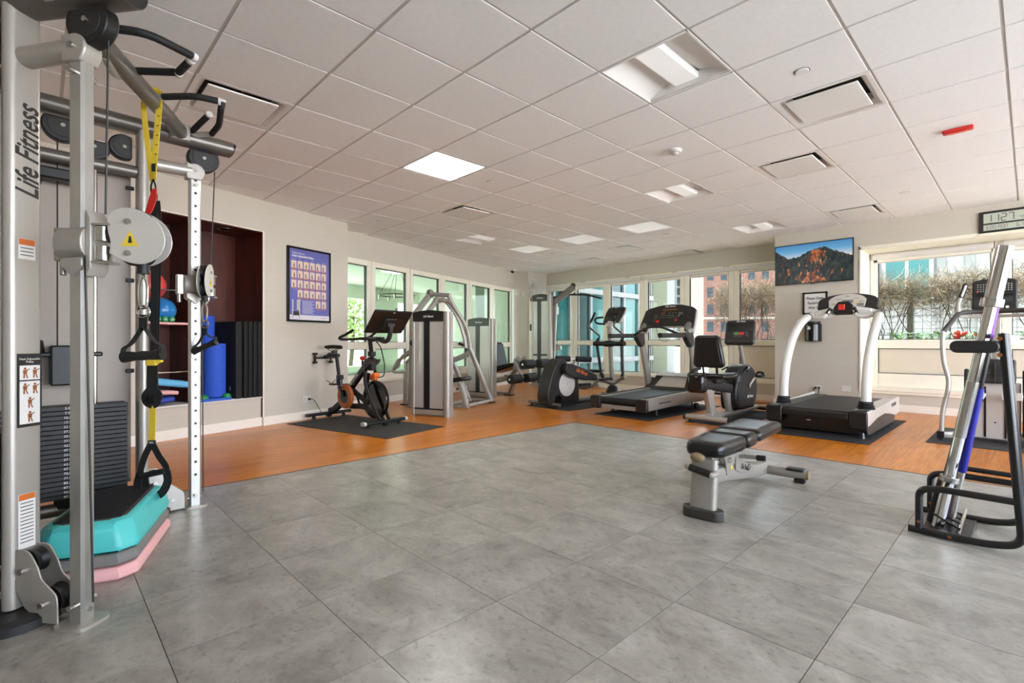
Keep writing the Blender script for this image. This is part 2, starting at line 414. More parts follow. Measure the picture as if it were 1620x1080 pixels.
# ---- back wall with soffit, pier and sills
w = MB()
w.bb(-8.9, -2.9, YB, 9.32, 2.41, 2.86).bb(-8.9, -2.9, 8.98, 9.32, 0, .30)
w.bb(-2.905, -1.734, 8.5, 9.32, 0, 2.86).bb(-1.734, 3.4, 8.5, 9.32, 2.372, 2.86).bb(-1.734, 3.4, 8.98, 9.32, 0, .29)
struct(w.build('wall_back', 'wall', smooth=False), 'beige back wall with window openings and a projecting pier')
b = MB().bb(-8.5, -2.92, 8.965, 8.98, 0, .105).bb(-2.92, -1.72, 8.485, 8.5, 0, .105).bb(-1.734, 3.3, 8.965, 8.98, 0, .105)
struct(b.build('baseboard_back', 'trim', bevel=.003))
b = MB().bb(-8.5, -2.92, 8.955, 9.16, .30, .345).bb(-1.72, 3.3, 8.955, 9.16, .29, .352).bb(-1.72, 3.3, 8.962, 8.98, .25, .29)
struct(b.build('trim_1', 'frame', bevel=.006), 'cream window sill board along the back windows')
b = MB().bb(-1.746, -1.722, 8.488, 9.2, .30, 2.41).bb(-1.746, 3.3, 8.488, 9.2, 2.352, 2.40)
struct(b.build('trim_2', 'frame', bevel=.004), 'cream jamb and head lining around the right-hand window')
b = MB().bb(-8.55, -2.92, 9.08, 9.15, 2.40, 2.43)
struct(b.build('trim_3', 'frame', bevel=.004), 'cream head trim above the back windows')
b = MB().bb(-6.03, -5.975, 5.16, 10.70, .365, .395)
struct(lw_obj(b.build('trim_4', 'frame', bevel=.004)), 'cream sill ledge under the left windows')
# rear and right enclosure of the gym (behind the camera): unseen, closed or left open to shape the daylight
struct(MB().bb(3.4, 3.5, -2.6, -.2, 0, 2.8).bb(3.4, 3.5, -.2, 9.3, 0, .3).build('wall_right', 'wall', smooth=False))
struct(MB().bb(-5.2, 3.5, -2.7, -2.6, 0, 2.8).build('wall_rear', 'wall', smooth=False))
# ---- windows
WN = 0
mat('spandrel', '#ddd2bd', .16, var=.04, vscale=2)
def window(P, u0, u1, zb, zt, zr0, zr1, st, top, bot, glass, low=None, handles=(), rot=False, pz=None):
    """P(u,w,z): wall coordinate (along, into room, up) -> object coordinate"""
    global WN; WN += 1
    def bx(mb, a, b_, w0, w1, c, d):
        p, q = P(a, w0, c), P(b_, w1, d); mb.bb(min(p[0], q[0]), max(p[0], q[0]), min(p[1], q[1]), max(p[1], q[1]), c, d)
    e = .004
    f = MB(); bx(f, u0+e, u0+st, -.09, 0, zb, zt); bx(f, u1-st, u1-e, -.09, 0, zb, zt); bx(f, u0+st, u1-st, -.09, 0, zt-top, zt); bx(f, u0+st, u1-st, -.09, 0, zb, zb+bot); bx(f, u0+st, u1-st, -.09, 0, zr0, zr1)
    fo = f.build('window_%d' % WN, 'frame', bevel=.006); struct(fo)
    if rot: lw_obj(fo)
    gk = MB()
    for (a, b_, c, d) in ((u0+st, u1-st, zr1, zt-top), (u0+st, u1-st, zb+bot, zr0)):
        t = .009
        for q in ((a, a+t, c, d), (b_-t, b_, c, d), (a, b_, d-t, d), (a, b_, c, c+t)): bx(gk, q[0], q[1], -.075, -.028, q[2], q[3])
    gk.build('gasket', 'charcoal', fo)
    m = MB(); bx(m, u0+st, u1-st, -.055, -.048, zr1, zt-top); m.build('pane', glass, fo)
    m = MB(); bx(m, u0+st, u1-st, -.055, -.048, zb+bot, zr0); m.build('pane', low or glass, fo)
    for h in handles:
        m = MB(); u = u0+(u1-u0)*h; bx(m, u-.03, u+.03, 0, .012, zr0+.06, zr0+.075); bx(m, u-.005, u+.06, .012, .024, zr0+.062, zr0+.071); m.build('handle', 'steel', fo)
    return fo
PL = lambda u, w, z: (-6.02+w, u, z)
ed = [5.03, 5.967, 6.899, 7.838, 8.776, 9.695, 10.62]
for a, b_ in zip(ed, ed[1:]): window(PL, a, b_, .395, 2.34, .905, 1.02, .088, .09, .11, 'glass_green', rot=True)
PBk = lambda u, w, z: (u, 9.15-.02+w, z)
ed = [-8.52, -7.60, -6.645, -5.70, -4.77, -3.80, -2.86]
for k, (a, b_) in enumerate(zip(ed, ed[1:])): window(PBk, a, b_, .345, 2.41, .955, 1.06, .098, .06, .04, 'glass_clear', 'spandrel' if k == 5 else None, handles=(.55,) if k == 5 else ())
ed = [-1.72, -.27, 1.18, 2.63]
for a, b_ in zip(ed, ed[1:]): window(PBk, a, b_, .352, 2.36, .925, 1.056, .10, .05, .2, 'glass_clear', 'spandrel', handles=(.1, .42))
# door leaf edge at the corner pier
d0, d1 = V3((-8.679, 8.583, 0)), V3((-8.568, 9.16, 0)); dd = (d1-d0).normalized(); dn = V3((dd.y, -dd.x, 0))
o = d0+dd*.02+dn*.006
dr = MB().rtube([o+dd*.10+V3((0, 0, .0)), o+dd*.10+V3((0, 0, 2.12))], .20, .05, up=dn, r=.006).build('door_1', 'frame'); struct(dr, 'cream door edge beside the lat machine')
MB().box(o+dd*.035+dn*.04+V3((0, 0, 1.38)), (.05, .06, .16), rz=math.atan2(dd.y, dd.x)).build('door_handle', 'black_plastic', dr, bevel=.012)
# ================================================================== CEILING FITTINGS
def lamp(parent, w, size=.5, z=-.012):
    d = bpy.data.lights.new('lamp', 'AREA'); d.energy = w; d.size = size; d.color = (1, .965, .92); d.spread = PI
    o = bpy.data.objects.new('lamp', d); C.objects.link(o); o.parent = parent; o.location = (0, 0, z); return o
def troffer():
    t = thing('recessed_ceiling_light', '', 'ceiling light', group='recessed basket lights in the ceiling')
    e = G/2-.004
    MB().bb(-e, e, -e, -e+.018, 0, .02).bb(-e, e, e-.018, e, 0, .02).bb(-e, -e+.014, -e, e, 0, .02).bb(e-.014, e, -e, e, 0, .02).build('frame', 'fixture_white', t, bevel=.002)
    for s in (-1, 1):
        top = [(s*(e-.014-(e-.105)*k/8), .006+.075*math.sin(PI/2*k/8)) for k in range(9)]
        poly = top+[(x, z+.006) for x, z in reversed(top)]
        MB().prism(poly, -e+.018, e-.018, 'xz').build('reflector_wing', 'fixture_white', t)
    for s in (-1, 1):
        a = arc(0, .006, e-.016, 180, 0, 14, .078); y = s*(e-.024)
        MB().prism(a, y-.005, y+.005, 'xz').build('end_plate', 'fixture_white', t)
    MB().bb(-.088, .088, -e+.03, e-.03, .03, .075).build('lens', 'lamp_soft', t, bevel=.012)
    return t
def flat_panel(m, nm, lab):
    t = thing(nm, lab, 'ceiling light'); e = G/2-.004
    MB().bb(-e, e, -e, -e+.02, 0, .02).bb(-e, e, e-.02, e, 0, .02).bb(-e, -e+.02, -e, e, 0, .02).bb(e-.02, e, -e, e, 0, .02).build('frame', 'fixture_white', t, bevel=.002)
    MB().bb(-e+.02, e-.02, -e+.02, e-.02, .008, .016).build('lens', m, t); return t
def diffuser():
    t = thing('air_diffuser', '', 'air vent', group='square plaque air diffusers in the ceiling')
    e = G/2-.004; pr = [(e, 0), (e, .012), (e-.03, .006), (e-.055, .02), (e-.075, .05), (e-.08, .085), (e-.078, .085), (e-.07, .045), (e-.05, .012), (e-.03, 0)]
    m = MB(); n = len(pr); cs = ((-1, -1), (1, -1), (1, 1), (-1, 1))
    m.add([(a*r, b_*r, z) for a, b_ in cs for r, z in pr], [(q*n+j, q*n+(j+1) % n, ((q+1) % 4)*n+(j+1) % n, ((q+1) % 4)*n+j) for q in range(4) for j in range(n)])
    m.build('flange', 'fixture_white', t, ang=50)
    MB().bb(-e+.08, e-.08, -e+.08, e-.08, .085, .095).build('duct_collar', 'black_plastic', t)
    MB().bb(-.222, .222, -.222, .222, -.008, .004).build('plaque', 'fixture_white', t, bevel=.003)
    for s in (-1, 1): MB().box((s*.16, 0, .045), (.012, .02, .085)).build('hanger', 'steel', t)
    return t
proto = troffer(); L_T = ['recessed basket light nearest the camera at the top of the picture', 'recessed basket light behind the smoke detector, over the two treadmills', 'recessed basket light close to the back wall beside the wall television', 'recessed basket light over the left windows beyond the square diffuser']
for k, c in enumerate(TROF):
    o = proto if k == 0 else copy_tree(proto); x, y = cellc(*c); o.location = (x, y, CH); o['label'] = L_T[k]
o = flat_panel('lamp_bright', 'ceiling_light_panel', 'brightly lit flat square light panel in the middle of the ceiling'); x, y = cellc(3, 2); o.location = (x, y, CH)
L_S = ['dim flat light panel above the elliptical trainer, left of the small round sprinkler', 'dim flat light panel above the grey treadmill, nearest the back wall', 'dim flat light panel above the leg machine near the left windows']
for k, c in enumerate(SOFT):
    o = flat_panel('lamp_soft', 'ceiling_light_panel', L_S[k]); x, y = cellc(*c); o.location = (x, y, CH); o['group'] = 'dim flat light panels'
# lights behind the camera, same kind
L_D = ['square air diffuser above the cable machine pull-up bar', 'square air diffuser nearest the round sprinkler at upper right', 'square air diffuser between the strobe and the middle basket light', 'square air diffuser near the back wall above the right window', 'square air diffuser above the chest press tower beyond the bright panel', 'square air diffuser over the grey treadmill close to the back windows', 'square air diffuser over the lat pulldown machine', 'small square air diffuser tight against the back wall soffit']
proto = diffuser()
for k, c in enumerate(DIFF):
    o = proto if k == 0 else copy_tree(proto); x, y = cellc(*c); o.location = (x, y, CH); o['label'] = L_D[k]
def sprinkler():
    t = thing('sprinkler_cap', '', 'sprinkler', group='concealed sprinkler caps in the ceiling tiles')
    MB().lathe([(0, -.006), (.036, -.006), (.040, -.003), (.040, .002)], n=24).build('cover_plate', 'fixture_white', t)
    MB().lathe([(.043, -.001), (.046, 0), (.046, .004)], n=24).build('gap_ring', 'charcoal_light', t); return t
proto = sprinkler(); L_P = ['round sprinkler cap right of the nearest basket light', 'round sprinkler cap just beyond the bright light panel', 'round sprinkler cap near the left wall above the poster end', 'round sprinkler cap near the back wall at right, beyond the red strobe', 'round sprinkler cap in front of the middle back windows', 'round sprinkler cap toward the far left corner']
for k, c in enumerate([(4, -3), (4, 2), (4, 6), (10, -3), (10, 2), (10, 6)]):
    o = proto if k == 0 else copy_tree(proto); x, y = cellc(*c); o.location = (x, y, CH); o['label'] = L_P[k]
t = thing('smoke_detector', 'white domed smoke detector on a ceiling tile', 'smoke detector', (*cellc(5, -1), CH))
MB().lathe([(.062, 0), (.062, -.012), (.052, -.024), (.030, -.030)], n=24).build('base', 'white_plastic', t)
MB().lathe([(.030, -.028), (.030, -.036), (.022, -.044), (0, -.046)], n=20).build('sensor_cap', 'lt_grey', t)
t = thing('ceiling_strobe', 'red rectangular fire strobe on the ceiling', 'alarm', (*cellc(7, -4), CH))
MB().bb(-.095, .095, -.035, .035, -.028, 0).build('housing', 'red', t, bevel=.008); MB().bb(-.06, .06, -.02, .02, -.036, -.026).build('lens', 'ball_red', t, bevel=.006)
t = thing('security_camera', 'small white dome camera on the ceiling by the far left corner', 'camera', (-8.62, 8.02, CH))
MB().lathe([(.06, 0), (.06, -.03), (.05, -.045), (.045, -.045)], n=20).build('housing', 'white_plastic', t); MB().sphere((0.01, -.02, -.05), .042).build('dome', 'black_gloss', t)
# ================================================================== OUTSIDE
def emat(name, c, r=.6, **k): return mat(name, c, r, **k)
emat('terrace', '#e4e2df', .8, var=.08, vscale=2); emat('tower_white', '#63635f', .75, var=.03, vscale=1); emat('ext_white', '#82817d', .7, var=.03, vscale=1); emat('ext_grey', '#6f6f6b', .7, var=.04, vscale=1)
emat('ext_olive', '#4a4b33', .7, var=.04); emat('teal_glass', '#0e5250', .12, spec=.35, var=.25, vscale=.7); emat('teal_dark', '#062f2f', .12, spec=.35, var=.3, vscale=.9)
emat('brick_far', '#593b31', .85, var=.10, vscale=.6); emat('far_glass', '#1c262c', .5, spec=.2, var=.3, vscale=.3); emat('far_stone', '#7c776e', .8, var=.04)
emat('twig', '#85745c', .85, var=.2, vscale=6); emat('twig_dark', '#4a3f30', .85, var=.2, vscale=6); emat('leaf', '#5f8a52', .6, var=.2, vscale=9); emat('flower', '#d32a2a', .5, var=.1)
emat('leaf_pale', '#8c9a63', .6, var=.25, vscale=4); emat('planter', '#ddd3c0', .8, var=.06, vscale=3)
struct(MB().bb(-60, 60, 9.32, 260, -.3, -.12).bb(-80, -12.5, -60, 9.3, -.5, -.12).bb(-12.5, -6.5, -60, 0, -.5, -.12).bb(-6.5, 60, -60, -2.8, -.5, -.12).bb(3.6, 60, -2.8, 9.3, -.5, -.12).build('ground_outside', 'terrace'), 'pale paved terrace outside the windows, with unseen slabs added for bounce light')  # right and rear slabs are unseen, added to bounce sunlight onto the ceiling
# glazed wing of the same building, receding from the left end of the back windows
t = thing('glazed_building', 'teal glass wing of the building with white mullions outside the back windows', 'building', (-8.5, 9.33, 0))
L = 4.7
MB().bb(-1.2, -.12, 0, L, -.12, 7).build('wall', 'teal_dark', t)
ys = [0.05, .70, 1.57, 2.40, 3.17, 3.95, L]; zs = [-.1, .52, 2.42, 4.4, 6.8]
for a, b_ in zip(ys, ys[1:]):
    for c, d in zip(zs, zs[1:]):
        MB().bb(-.12, -.085, a+.03, b_-.03, c+.06, d-.06).build('window_pane', 'teal_glass' if R.random() < .75 else 'teal_dark', t)
for y in ys: MB().bb(-.12, -.02, y-.045, y+.045, -.1, 6.9).build('mullion', 'ext_white', t, bevel=.005)
for z in zs: MB().bb(-.12, .03, 0, L, z-.07, z+.07).build('string_course', 'ext_white', t, bevel=.005)
MB().bb(-1.1, 0, L, L+.9, -.1, 7).build('corner_pier', 'ext_olive', t)
MB().bb(-1.1, 0, L+.9, L+1.4, -.1, 7).build('end_wall', 'ext_grey', t)
# white gridded tower far behind
def grid_building(name, label, loc, rz, w, h, nx, nz, wm, gm_, pw, ph, rec=.25, depth=12, z0=-20):
    t = thing(name, label, 'building', loc, rz)
    MB().bb(0, w, 0, depth, z0, h).build('wall', wm, t); me = MB().bb(-pw/2, pw/2, -.05, rec, -ph/2, ph/2).mesh('window'); me.materials.append(M(gm_))
    sx, sz = w/nx, (h-z0)/nz
    for i in range(nx):
        for k in range(nz): inst('window', me, t, (sx*(i+.5), 0, z0+sz*(k+.5)))
    return t
x, y = -61.11, 109.01; grid_building('white_tower', 'distant white tower with a tight grid of dark windows', (x, y, 0), math.radians(38), 8.6, 34, 7, 22, 'tower_white', 'far_glass', .72, 1.75, z0=-14)
x, y = -43.96, 90.79; bt = grid_building('brick_building', 'distant red brick apartment building behind bare vines', (x, y, 0), math.radians(38), 30, 22, 12, 11, 'brick_far', 'far_glass', 1.15, 1.9, z0=-14)
for k in (3, 6): MB().bb(-.05, 30, -.35, 0, -14+3.27*k-.2, -14+3.27*k+.2).build('string_course', 'far_stone', bt)
# pale building facing the right-hand window
t = thing('pale_building', 'pale panelled building with a teal window facing the right-hand window', 'building', (-3.2, 17.0, 0))
MB().bb(0, 16, 0, 2, -.2, 8).build('wall', 'ext_white', t)
for k in (.08, 1.55, 2.12, 3.3, 4.0, 6.0, 8.0, 11): MB().bb(k-.09, k+.09, -.06, 0, -.2, 8).build('pilaster', 'ext_grey', t)
for k in range(6): MB().bb(0, 16, -.012, 0, .6+k*1.1, .63+k*1.1).build('panel_joint', 'ext_grey', t)
for (a, b_, c, d) in ((.36, 1.30, 2.2, 3.7), (4.2, 5.2, 2.2, 3.7), (.30, 1.45, .5, 1.1)):
    f = MB().bb(a-.1, b_+.1, -.09, 0, c-.1, d+.1).build('window_frame', 'ext_white', t); MB().bb(a, b_, -.1, -.085, c, d).build('pane', 'teal_glass', f)
    MB().bb((a+b_)/2-.04, (a+b_)/2+.04, -.12, -.1, c, d).build('mullion', 'ext_white', f)
# terrace railing
t = thing('terrace_railing', 'thin dark metal terrace railing outside the back windows', 'railing', (-6.2, 14.5, -.12))
for z in (1.15, .15): MB().tube([(0, 0, z), (9.5, 0, z)], .02, 8).build('rail', 'black_metal', t)
me = MB().tube([(0, 0, .15), (0, 0, 1.15)], .009, 6).mesh('baluster'); me.materials.append(M('black_metal'))
for k in range(75): inst('baluster', me, t, (.06+k*.126, 0, 0))
for k in range(6): MB().tube([(k*1.88, 0, 0), (k*1.88, 0, 1.2)], .025, 8).build('post', 'black_metal', t)
# planters with bare vines on a trellis
def vines(name, label, x0, x1, y, zb, zt, band, n, seed, gap=None):
    r = random.Random(seed); t = thing(name, label, 'vine', ((x0+x1)/2, y, 0)); h = (x1-x0)/2; m1 = MB(); m2 = MB()
    def prf(q): return [(q*math.cos(2*PI*j/3), q*math.sin(2*PI*j/3)) for j in range(3)]
    for k in range(int(n*.007)):
        bx = r.uniform(-h, h); p = V3((bx, r.uniform(-.1, .1), zb)); pts = [p.copy()]; dx = r.uniform(-.3, .3)
        for q in range(7):
            p = p+V3((dx*.14+r.uniform(-.05, .05), r.uniform(-.03, .03), (zt-zb)/7)); pts.append(p.copy())
        m2.sweep(pts, prf(.007), cap=False)
    for k in range(n):
        z = zt-band*abs(r.gauss(0, .42))+(.12*math.sin(3*k)); p = V3((r.uniform(-h, h), r.uniform(-.22, .22), z)); d = V3((r.uniform(-1, 1), r.uniform(-.5, .5), r.uniform(-.7, .9))).normalized(); pts = [p.copy()]
        for q in range(3):
            d = (d+V3((r.uniform(-.7, .7), r.uniform(-.5, .5), r.uniform(-.7, .6)))).normalized(); p = p+d*r.uniform(.05, .12); pts.append(p.copy())
        (m1 if r.random() < .72 else m2).sweep(pts, prf(r.uniform(.0014, .003)), cap=False)
    tag(m1.build('twigs', 'twig', t), kind='stuff'); tag(m2.build('stems', 'twig_dark', t), kind='stuff'); return t
vines('bare_vine', 'tangled bare vine on a trellis outside the right-hand window', -2.1, 3.2, 10.25, .9, 1.98, .50, 8500, 3)
vines('bare_vine', 'tangled bare vine seen between the pier and the recumbent bike', -5.0, -3.0, 10.9, .85, 2.2, .9, 3800, 5)
tr = thing('trellis', 'fine wire mesh trellis on grey posts outside the right-hand window', 'trellis', (.5, 10.32, 0))
for x in (-1.9, -.45, 1.0, 2.5): MB().bb(x-.04, x+.04, -.04, .04, -.12, 1.98).build('post', 'ext_grey', tr)
m = MB()
for k in range(46): m.box((-2.4+k*.11, 0, 1.35), (.005, .005, 1.2))
for k in range(11): m.box((.05, 0, .8+k*.11), (5, .005, .005))
m.build('wire_mesh', 'charcoal_light', tr)
for (x0, x1, y0, y1, lab) in ((-2.2, 3.3, 9.55, 10.6, 'cream planter box outside the right-hand window'), (-4.6, -2.3, 9.7, 11.3, 'cream planter box outside the window beside the pier')):
    p = thing('planter_box', lab, 'planter', ((x0+x1)/2, y0, -.12)); MB().bb(-(x1-x0)/2, (x1-x0)/2, 0, y1-y0, 0, 1.10).build('box', 'planter', p, bevel=.01); MB().bb(-(x1-x0)/2+.05, (x1-x0)/2-.05, .05, y1-y0-.05, 1.07, 1.12).build('soil', 'twig_dark', p)
def plant(x, y, z, lab, n, seed, fl_=0):
    r = random.Random(seed); t = thing('bedding_plant', lab, 'plant', (x, y, z)); lf = MB(); st = MB(); fw_ = MB()
    for k in range(n):
        a = r.uniform(0, 2*PI); q = r.uniform(.03, .16); h = r.uniform(.03, .17); c = V3((q*math.cos(a), q*math.sin(a), h)); dx = V3((math.cos(a), math.sin(a), r.uniform(-.2, .7)))*r.uniform(.03, .055); dy = V3((-math.sin(a), math.cos(a), .2))*.018
        lf.add([c-dx, c+dy, c+dx, c-dy], [(0, 1, 2, 3)])
        if k % 4 == 0: st.sweep([(0, 0, 0), c], [(.002, 0), (-.001, .002), (-.001, -.002)], cap=False)
    lf.build('leaves', 'leaf', t); st.build('stems', 'leaf', t)
    for k in range(fl_): fw_.sphere((r.uniform(-.07, .07), r.uniform(-.05, .05), r.uniform(.09, .2)), r.uniform(.025, .045), 8, 5)
    if fl_: fw_.build('flowers', 'flower', t)
PP = [(-1.45, 0), (-1.2, 0), (-.98, 0), (-.72, 5), (-.50, 4), (-.28, 0), (0.0, 0), (.25, 0), (.5, 0)]
PN = ['at the left end', 'second from the left end', 'third from the left end', 'with large red flowers', 'with a few red flowers', 'just right of the red flowers', 'behind the chrome barbell', 'right of the chrome barbell', 'at the right end']
for k, (x, f) in enumerate(PP): plant(x, 9.72+.05*(k % 2), 1.0, 'low green bedding plant %s of the right-hand planter' % PN[k] if not f else 'bedding plant %s in the right-hand planter' % PN[k], 60, k+11, f)
plant(-3.02, 9.95, 1.0, 'bedding plant with one bright red flower cluster beside the pier', 60, 77, 9)
plant(-3.35, 9.95, 1.0, 'low green bedding plant left of the red flower cluster by the pier', 50, 78)
# ---- lobby beyond the left windows
def lwp(mb, *a, **k): return lw_obj(mb.build(*a, **k))
emat('lobby_wall', '#dcdfd6', .8, var=.02); emat('lobby_floor', '#8f9a90', .5, var=.06, vscale=2)
struct(lwp(MB().bb(-12.4, -6.2, 2.0, 14.5, -.12, -.02), 'floor_lobby', 'lobby_floor'))
struct(lwp(MB().bb(-12.4, -6.19, 2.0, 14.5, 2.86, 2.95), 'ceiling_lobby', 'lobby_wall'))
w = MB().bb(-12.4, -12.25, 2.0, 14.5, 2.42, 2.95).bb(-12.4, -12.25, 2.0, 14.5, -.1, .25)
for s0, s1 in ((2.0, 2.6), (6.4, 6.6), (9.3, 9.5), (12.0, 13.4)): w.bb(-12.4, -12.25, s0, s1, -.1, 2.95)
w.bb(-12.3, -6.2, 14.5, 14.6, -.1, 2.95).bb(-8.9, -8.3, 12.4, 12.9, 0, 2.95)
struct(lwp(w, 'wall_lobby', 'lobby_wall', smooth=False), 'pale green lobby wall with tall windows beyond the left glazing')
tb = thing('lobby_bench', 'long low dark grey bench in the lobby beyond the left windows', 'bench', lw(-7.4, 7.5, -.02), LWR)
MB().bb(-.2, .2, -2.4, 2.4, .36, .44).build('seat', 'charcoal', tb, bevel=.01)
for y in (-2.1, -.7, .7, 2.1): MB().bb(-.15, .15, y-.03, y+.03, 0, .36).build('leg', 'charcoal_light', tb)
ch = thing('chandelier', 'ring chandelier hung on thin rods in the lobby beyond the left windows', 'chandelier', lw(-8.3, 9.05, 2.86), LWR)
MB().lathe([(0, 0), (.1, 0), (.1, -.03), (0, -.03)]).build('canopy', 'black_metal', ch)
MB().tube([(.42*math.cos(2*PI*k/24), .42*math.sin(2*PI*k/24), -.72) for k in range(24)], .014, 8, closed=True).build('ring', 'black_metal', ch)
for k in range(5):
    a = 2*PI*k/5+.3; MB().tube([(.03*math.cos(a), .03*math.sin(a), -.02), (.42*math.cos(a), .42*math.sin(a), -.72)], .005, 6).build('rod', 'black_metal', ch); MB().lathe([(.0, 0), (.03, 0), (.025, -.10), (0, -.1)], (.42*math.cos(a), .42*math.sin(a), -.73), 10).build('lamp_cup', 'steel', ch)
def ltree(s, x, lab, seed):
    r = random.Random(seed); t = thing('leafy_tree', lab, 'tree', lw(x, s, -.12)); MB().tube(spl([(0, 0, 0), (.1, .05, 1), (0, .1, 2.2)], 3), .09, 8).build('trunk', 'twig_dark', t); m = MB()
    for k in range(1500):
        c = V3((r.uniform(-1, 1)*r.uniform(.3, 1.3), r.uniform(-1, 1)*r.uniform(.3, 1.3), 2.1+r.uniform(-1, 1)*.9)); d = V3((r.uniform(-1, 1), r.uniform(-1, 1), r.uniform(-1, 1)))*.11; e = V3((r.uniform(-1, 1), r.uniform(-1, 1), r.uniform(-1, 1)))*.05; m.add([c-d, c+e, c+d, c-e], [(0, 1, 2, 3)])
    tag(m.build('leaves', 'leaf_pale', t), kind='stuff')
for k, (s, x) in enumerate(((5.0, -15.0), (8.2, -15.6), (11.2, -15.2), (14.2, -15.5))): ltree(s, x, ['pale leafy tree behind the lobby seen through the first left window', 'pale leafy tree behind the lobby chandelier', 'pale leafy tree behind the lobby above the press machine', 'pale leafy tree behind the lobby toward the corner pier'][k], k)
emit_mat('lobby_fill', '#fffdf8', 5.0)  # glow of the panels added to brighten the lobby
for k, (x, s) in enumerate(((-9.0, 4.6), (-9.0, 7.2), (-9.0, 9.8))):
    o = flat_panel('lobby_fill', 'ceiling_light_panel', ['added lobby fill-light panel beyond the first left window', 'added lobby fill-light panel beyond the middle left windows', 'added lobby fill-light panel beyond the last left windows'][k]); o.location = lw(x, s, 2.835); o.rotation_euler = (0, 0, LWR); o['group'] = 'added lobby fill-light panels'
# ================================================================== CABLE MACHINE (near left)
def Mz(x, y, a): return Matrix.Translation((x, y, 0)) @ Matrix.Rotation(a, 4, 'Z')
CM0 = V3((-3.03, .40, 0))
cm = thing('cable_machine', 'large silver dual pulley cable machine with chrome columns and weight stack', 'cable machine', CM0)
def LFtext(parent, mtx, size, m='white_print', sx=.8, w=.0): return text('lettering', 'Life Fitness', size, m, parent, mtx, shear=.35, sx=sx, weight=w)
def pulley_cover(mb, x, y, z, r, flat=0, t=.05):
    # D-shaped disc in the x-z plane, flat side turned by 'flat' degrees
    pts = [(x+r*math.cos(math.radians(a+flat)), z+r*math.sin(math.radians(a+flat))) for a in range(-210, 31, 12)]
    mb.prism(pts, y-t/2, y+t/2, 'xz')
def tower(px_, py_, ang, m, holes, full):
    X = Matrix.Translation(-CM0) @ Mz(px_, py_, ang)
    def B(mb, n, mt, **k): return mb.build(n, mt, cm, xf=X, **k)
    up = MB().otube([(-.262, 0, .05), (-.262, 0, 2.24)], .112, .05, up=(1, 0, 0)); B(up, 'upright', 'silver')
    B(MB().lathe([(.15, 0), (.15, .03), (.13, .045), (.0, .045)], (-.27, m*.02, 0), 28), 'foot', 'charcoal')
    B(MB().otube([(-.86, 0, 2.265), (.20, 0, 2.265)], .125, .085), 'boom', 'silver_dark')
    B(MB().otube([(.20, 0, 2.265), (.212, 0, 2.262)], .115, .078), 'boom_end_cap', 'black_plastic')
    B(MB().otube([(-.25, 0, 2.065), (-.02, 0, 2.075)], .075, .07), 'column_arm', 'silver')
    B(MB().otube([(-.80, 0, 2.0), (-.26, 0, 2.0)], .07, .07), 'rear_rail', 'silver_dark')
    B(MB().otube([(-.82, 0, .13), (-.26, 0, .13)], .07, .07), 'lower_rail', 'silver_dark')
    B(MB().otube([(-.82, 0, .0), (-.82, 0, 2.24)], .11, .065, up=(1, 0, 0)), 'rear_upright', 'silver')
    col = B(MB().sweep([(0, 0, .012), (0, 0, 2.10)], [(-.024, -.022), (-.015, -.031), (.015, -.031), (.024, -.022), (.024, .022), (.015, .031), (-.015, .031), (-.024, .022)], up=(1, 0, 0)), 'column', 'galv', ang=20)
    if holes:
        h = MB()
        for k in range(24): h.cyl((0, -m*.022, .20+k*.079), (0, -m*.0246, .20+k*.079), .0085, n=10)
        h.build('pin_holes', 'black_metal', col, xf=X)
    cap = MB().prism([(-.05, 2.02), (.03, 2.02)]+arc(0, 2.07, .05, -20, 120, 6)+[(-.05, 2.12)], -.034, .034, 'xz'); B(cap, 'column_bracket', 'silver', bevel=.006)
    for s in (-1, 1):
        for z, y0_, y1_ in ((2.075, .034, .042), (1.985, .022, .048), (.075, .022, .048)): B(MB().cyl((0, s*y0_, z), (0, s*y1_, z), .010, n=10), 'bolt', 'steel')
        B(MB().cyl((s*.030, 0, .055), (s*.036, 0, .055), .009, n=10), 'bolt', 'steel')
    B(MB().prism(rrect(.13, .12, .03, 4, .0, 0)+[], 0, .012), 'foot_plate', 'silver')
    S = spl([(-.235, 0, .265), (-.185, 0, .262), (-.145, 0, .21), (-.125, 0, .165), (-.085, 0, .13), (-.062, 0, .10), (-.058, 0, .01)], 4)
    poly = [(p.x, p.z) for p in S]+[(-.13, .01), (-.20, .06), (-.235, .12)]
    gp = MB()
    for s in (-1, 1): gp.prism(poly, s*.034-.003, s*.034+.003, 'xz')
    B(gp, 'gusset_plate', 'silver', bevel=.002)
    pu = MB()
    for (x, z, r) in ((-.205, .215, .045), (-.11, .085, .05)): pu.lathe([(r*.5, -.02), (r, -.02), (r*.82, 0), (r, .02), (r*.5, .02)], (x, 0, z), 22, 'Y')
    B(pu, 'base_pulley', 'black_plastic')
    for s in (-1, 1):
        for (x, z) in ((-.205, .19), (-.12, .075)): B(MB().cyl((x, s*.036, z), (x, s*.048, z), .011, n=8), 'bolt', 'steel')
    for (x, z, r, fl_) in ((.045, 2.165, .086, 0), (-.345, 2.125, .070, -90), (-.475, 2.09, .070, 0), (-.60, 2.165, .085, 0)):
        q = MB(); pulley_cover(q, x, 0, z, r, fl_, .052); o = B(q, 'pulley_cover', 'black_plastic', bevel=.006)
        q = MB(); pulley_cover(q, x, 0, z, r*.72, fl_, .058); q.build('cover_boss', 'charcoal', o, xf=X, bevel=.002)
        q = MB().cyl((x, -.034, z), (x, .034, z), .010, n=10); q.build('axle_bolt', 'steel', o, xf=X)
    # cables
    B(MB().tube([(.047, 0, .08), (.047, m*.03, 1.40)], .0035, 6).tube([(.085, -m*.012, 1.48), (.11, 0, 2.10)], .0035, 6).tube([(-.62, 0, 1.0), (-.62, 0, 2.1)], .0035, 6), 'cable', 'charcoal')
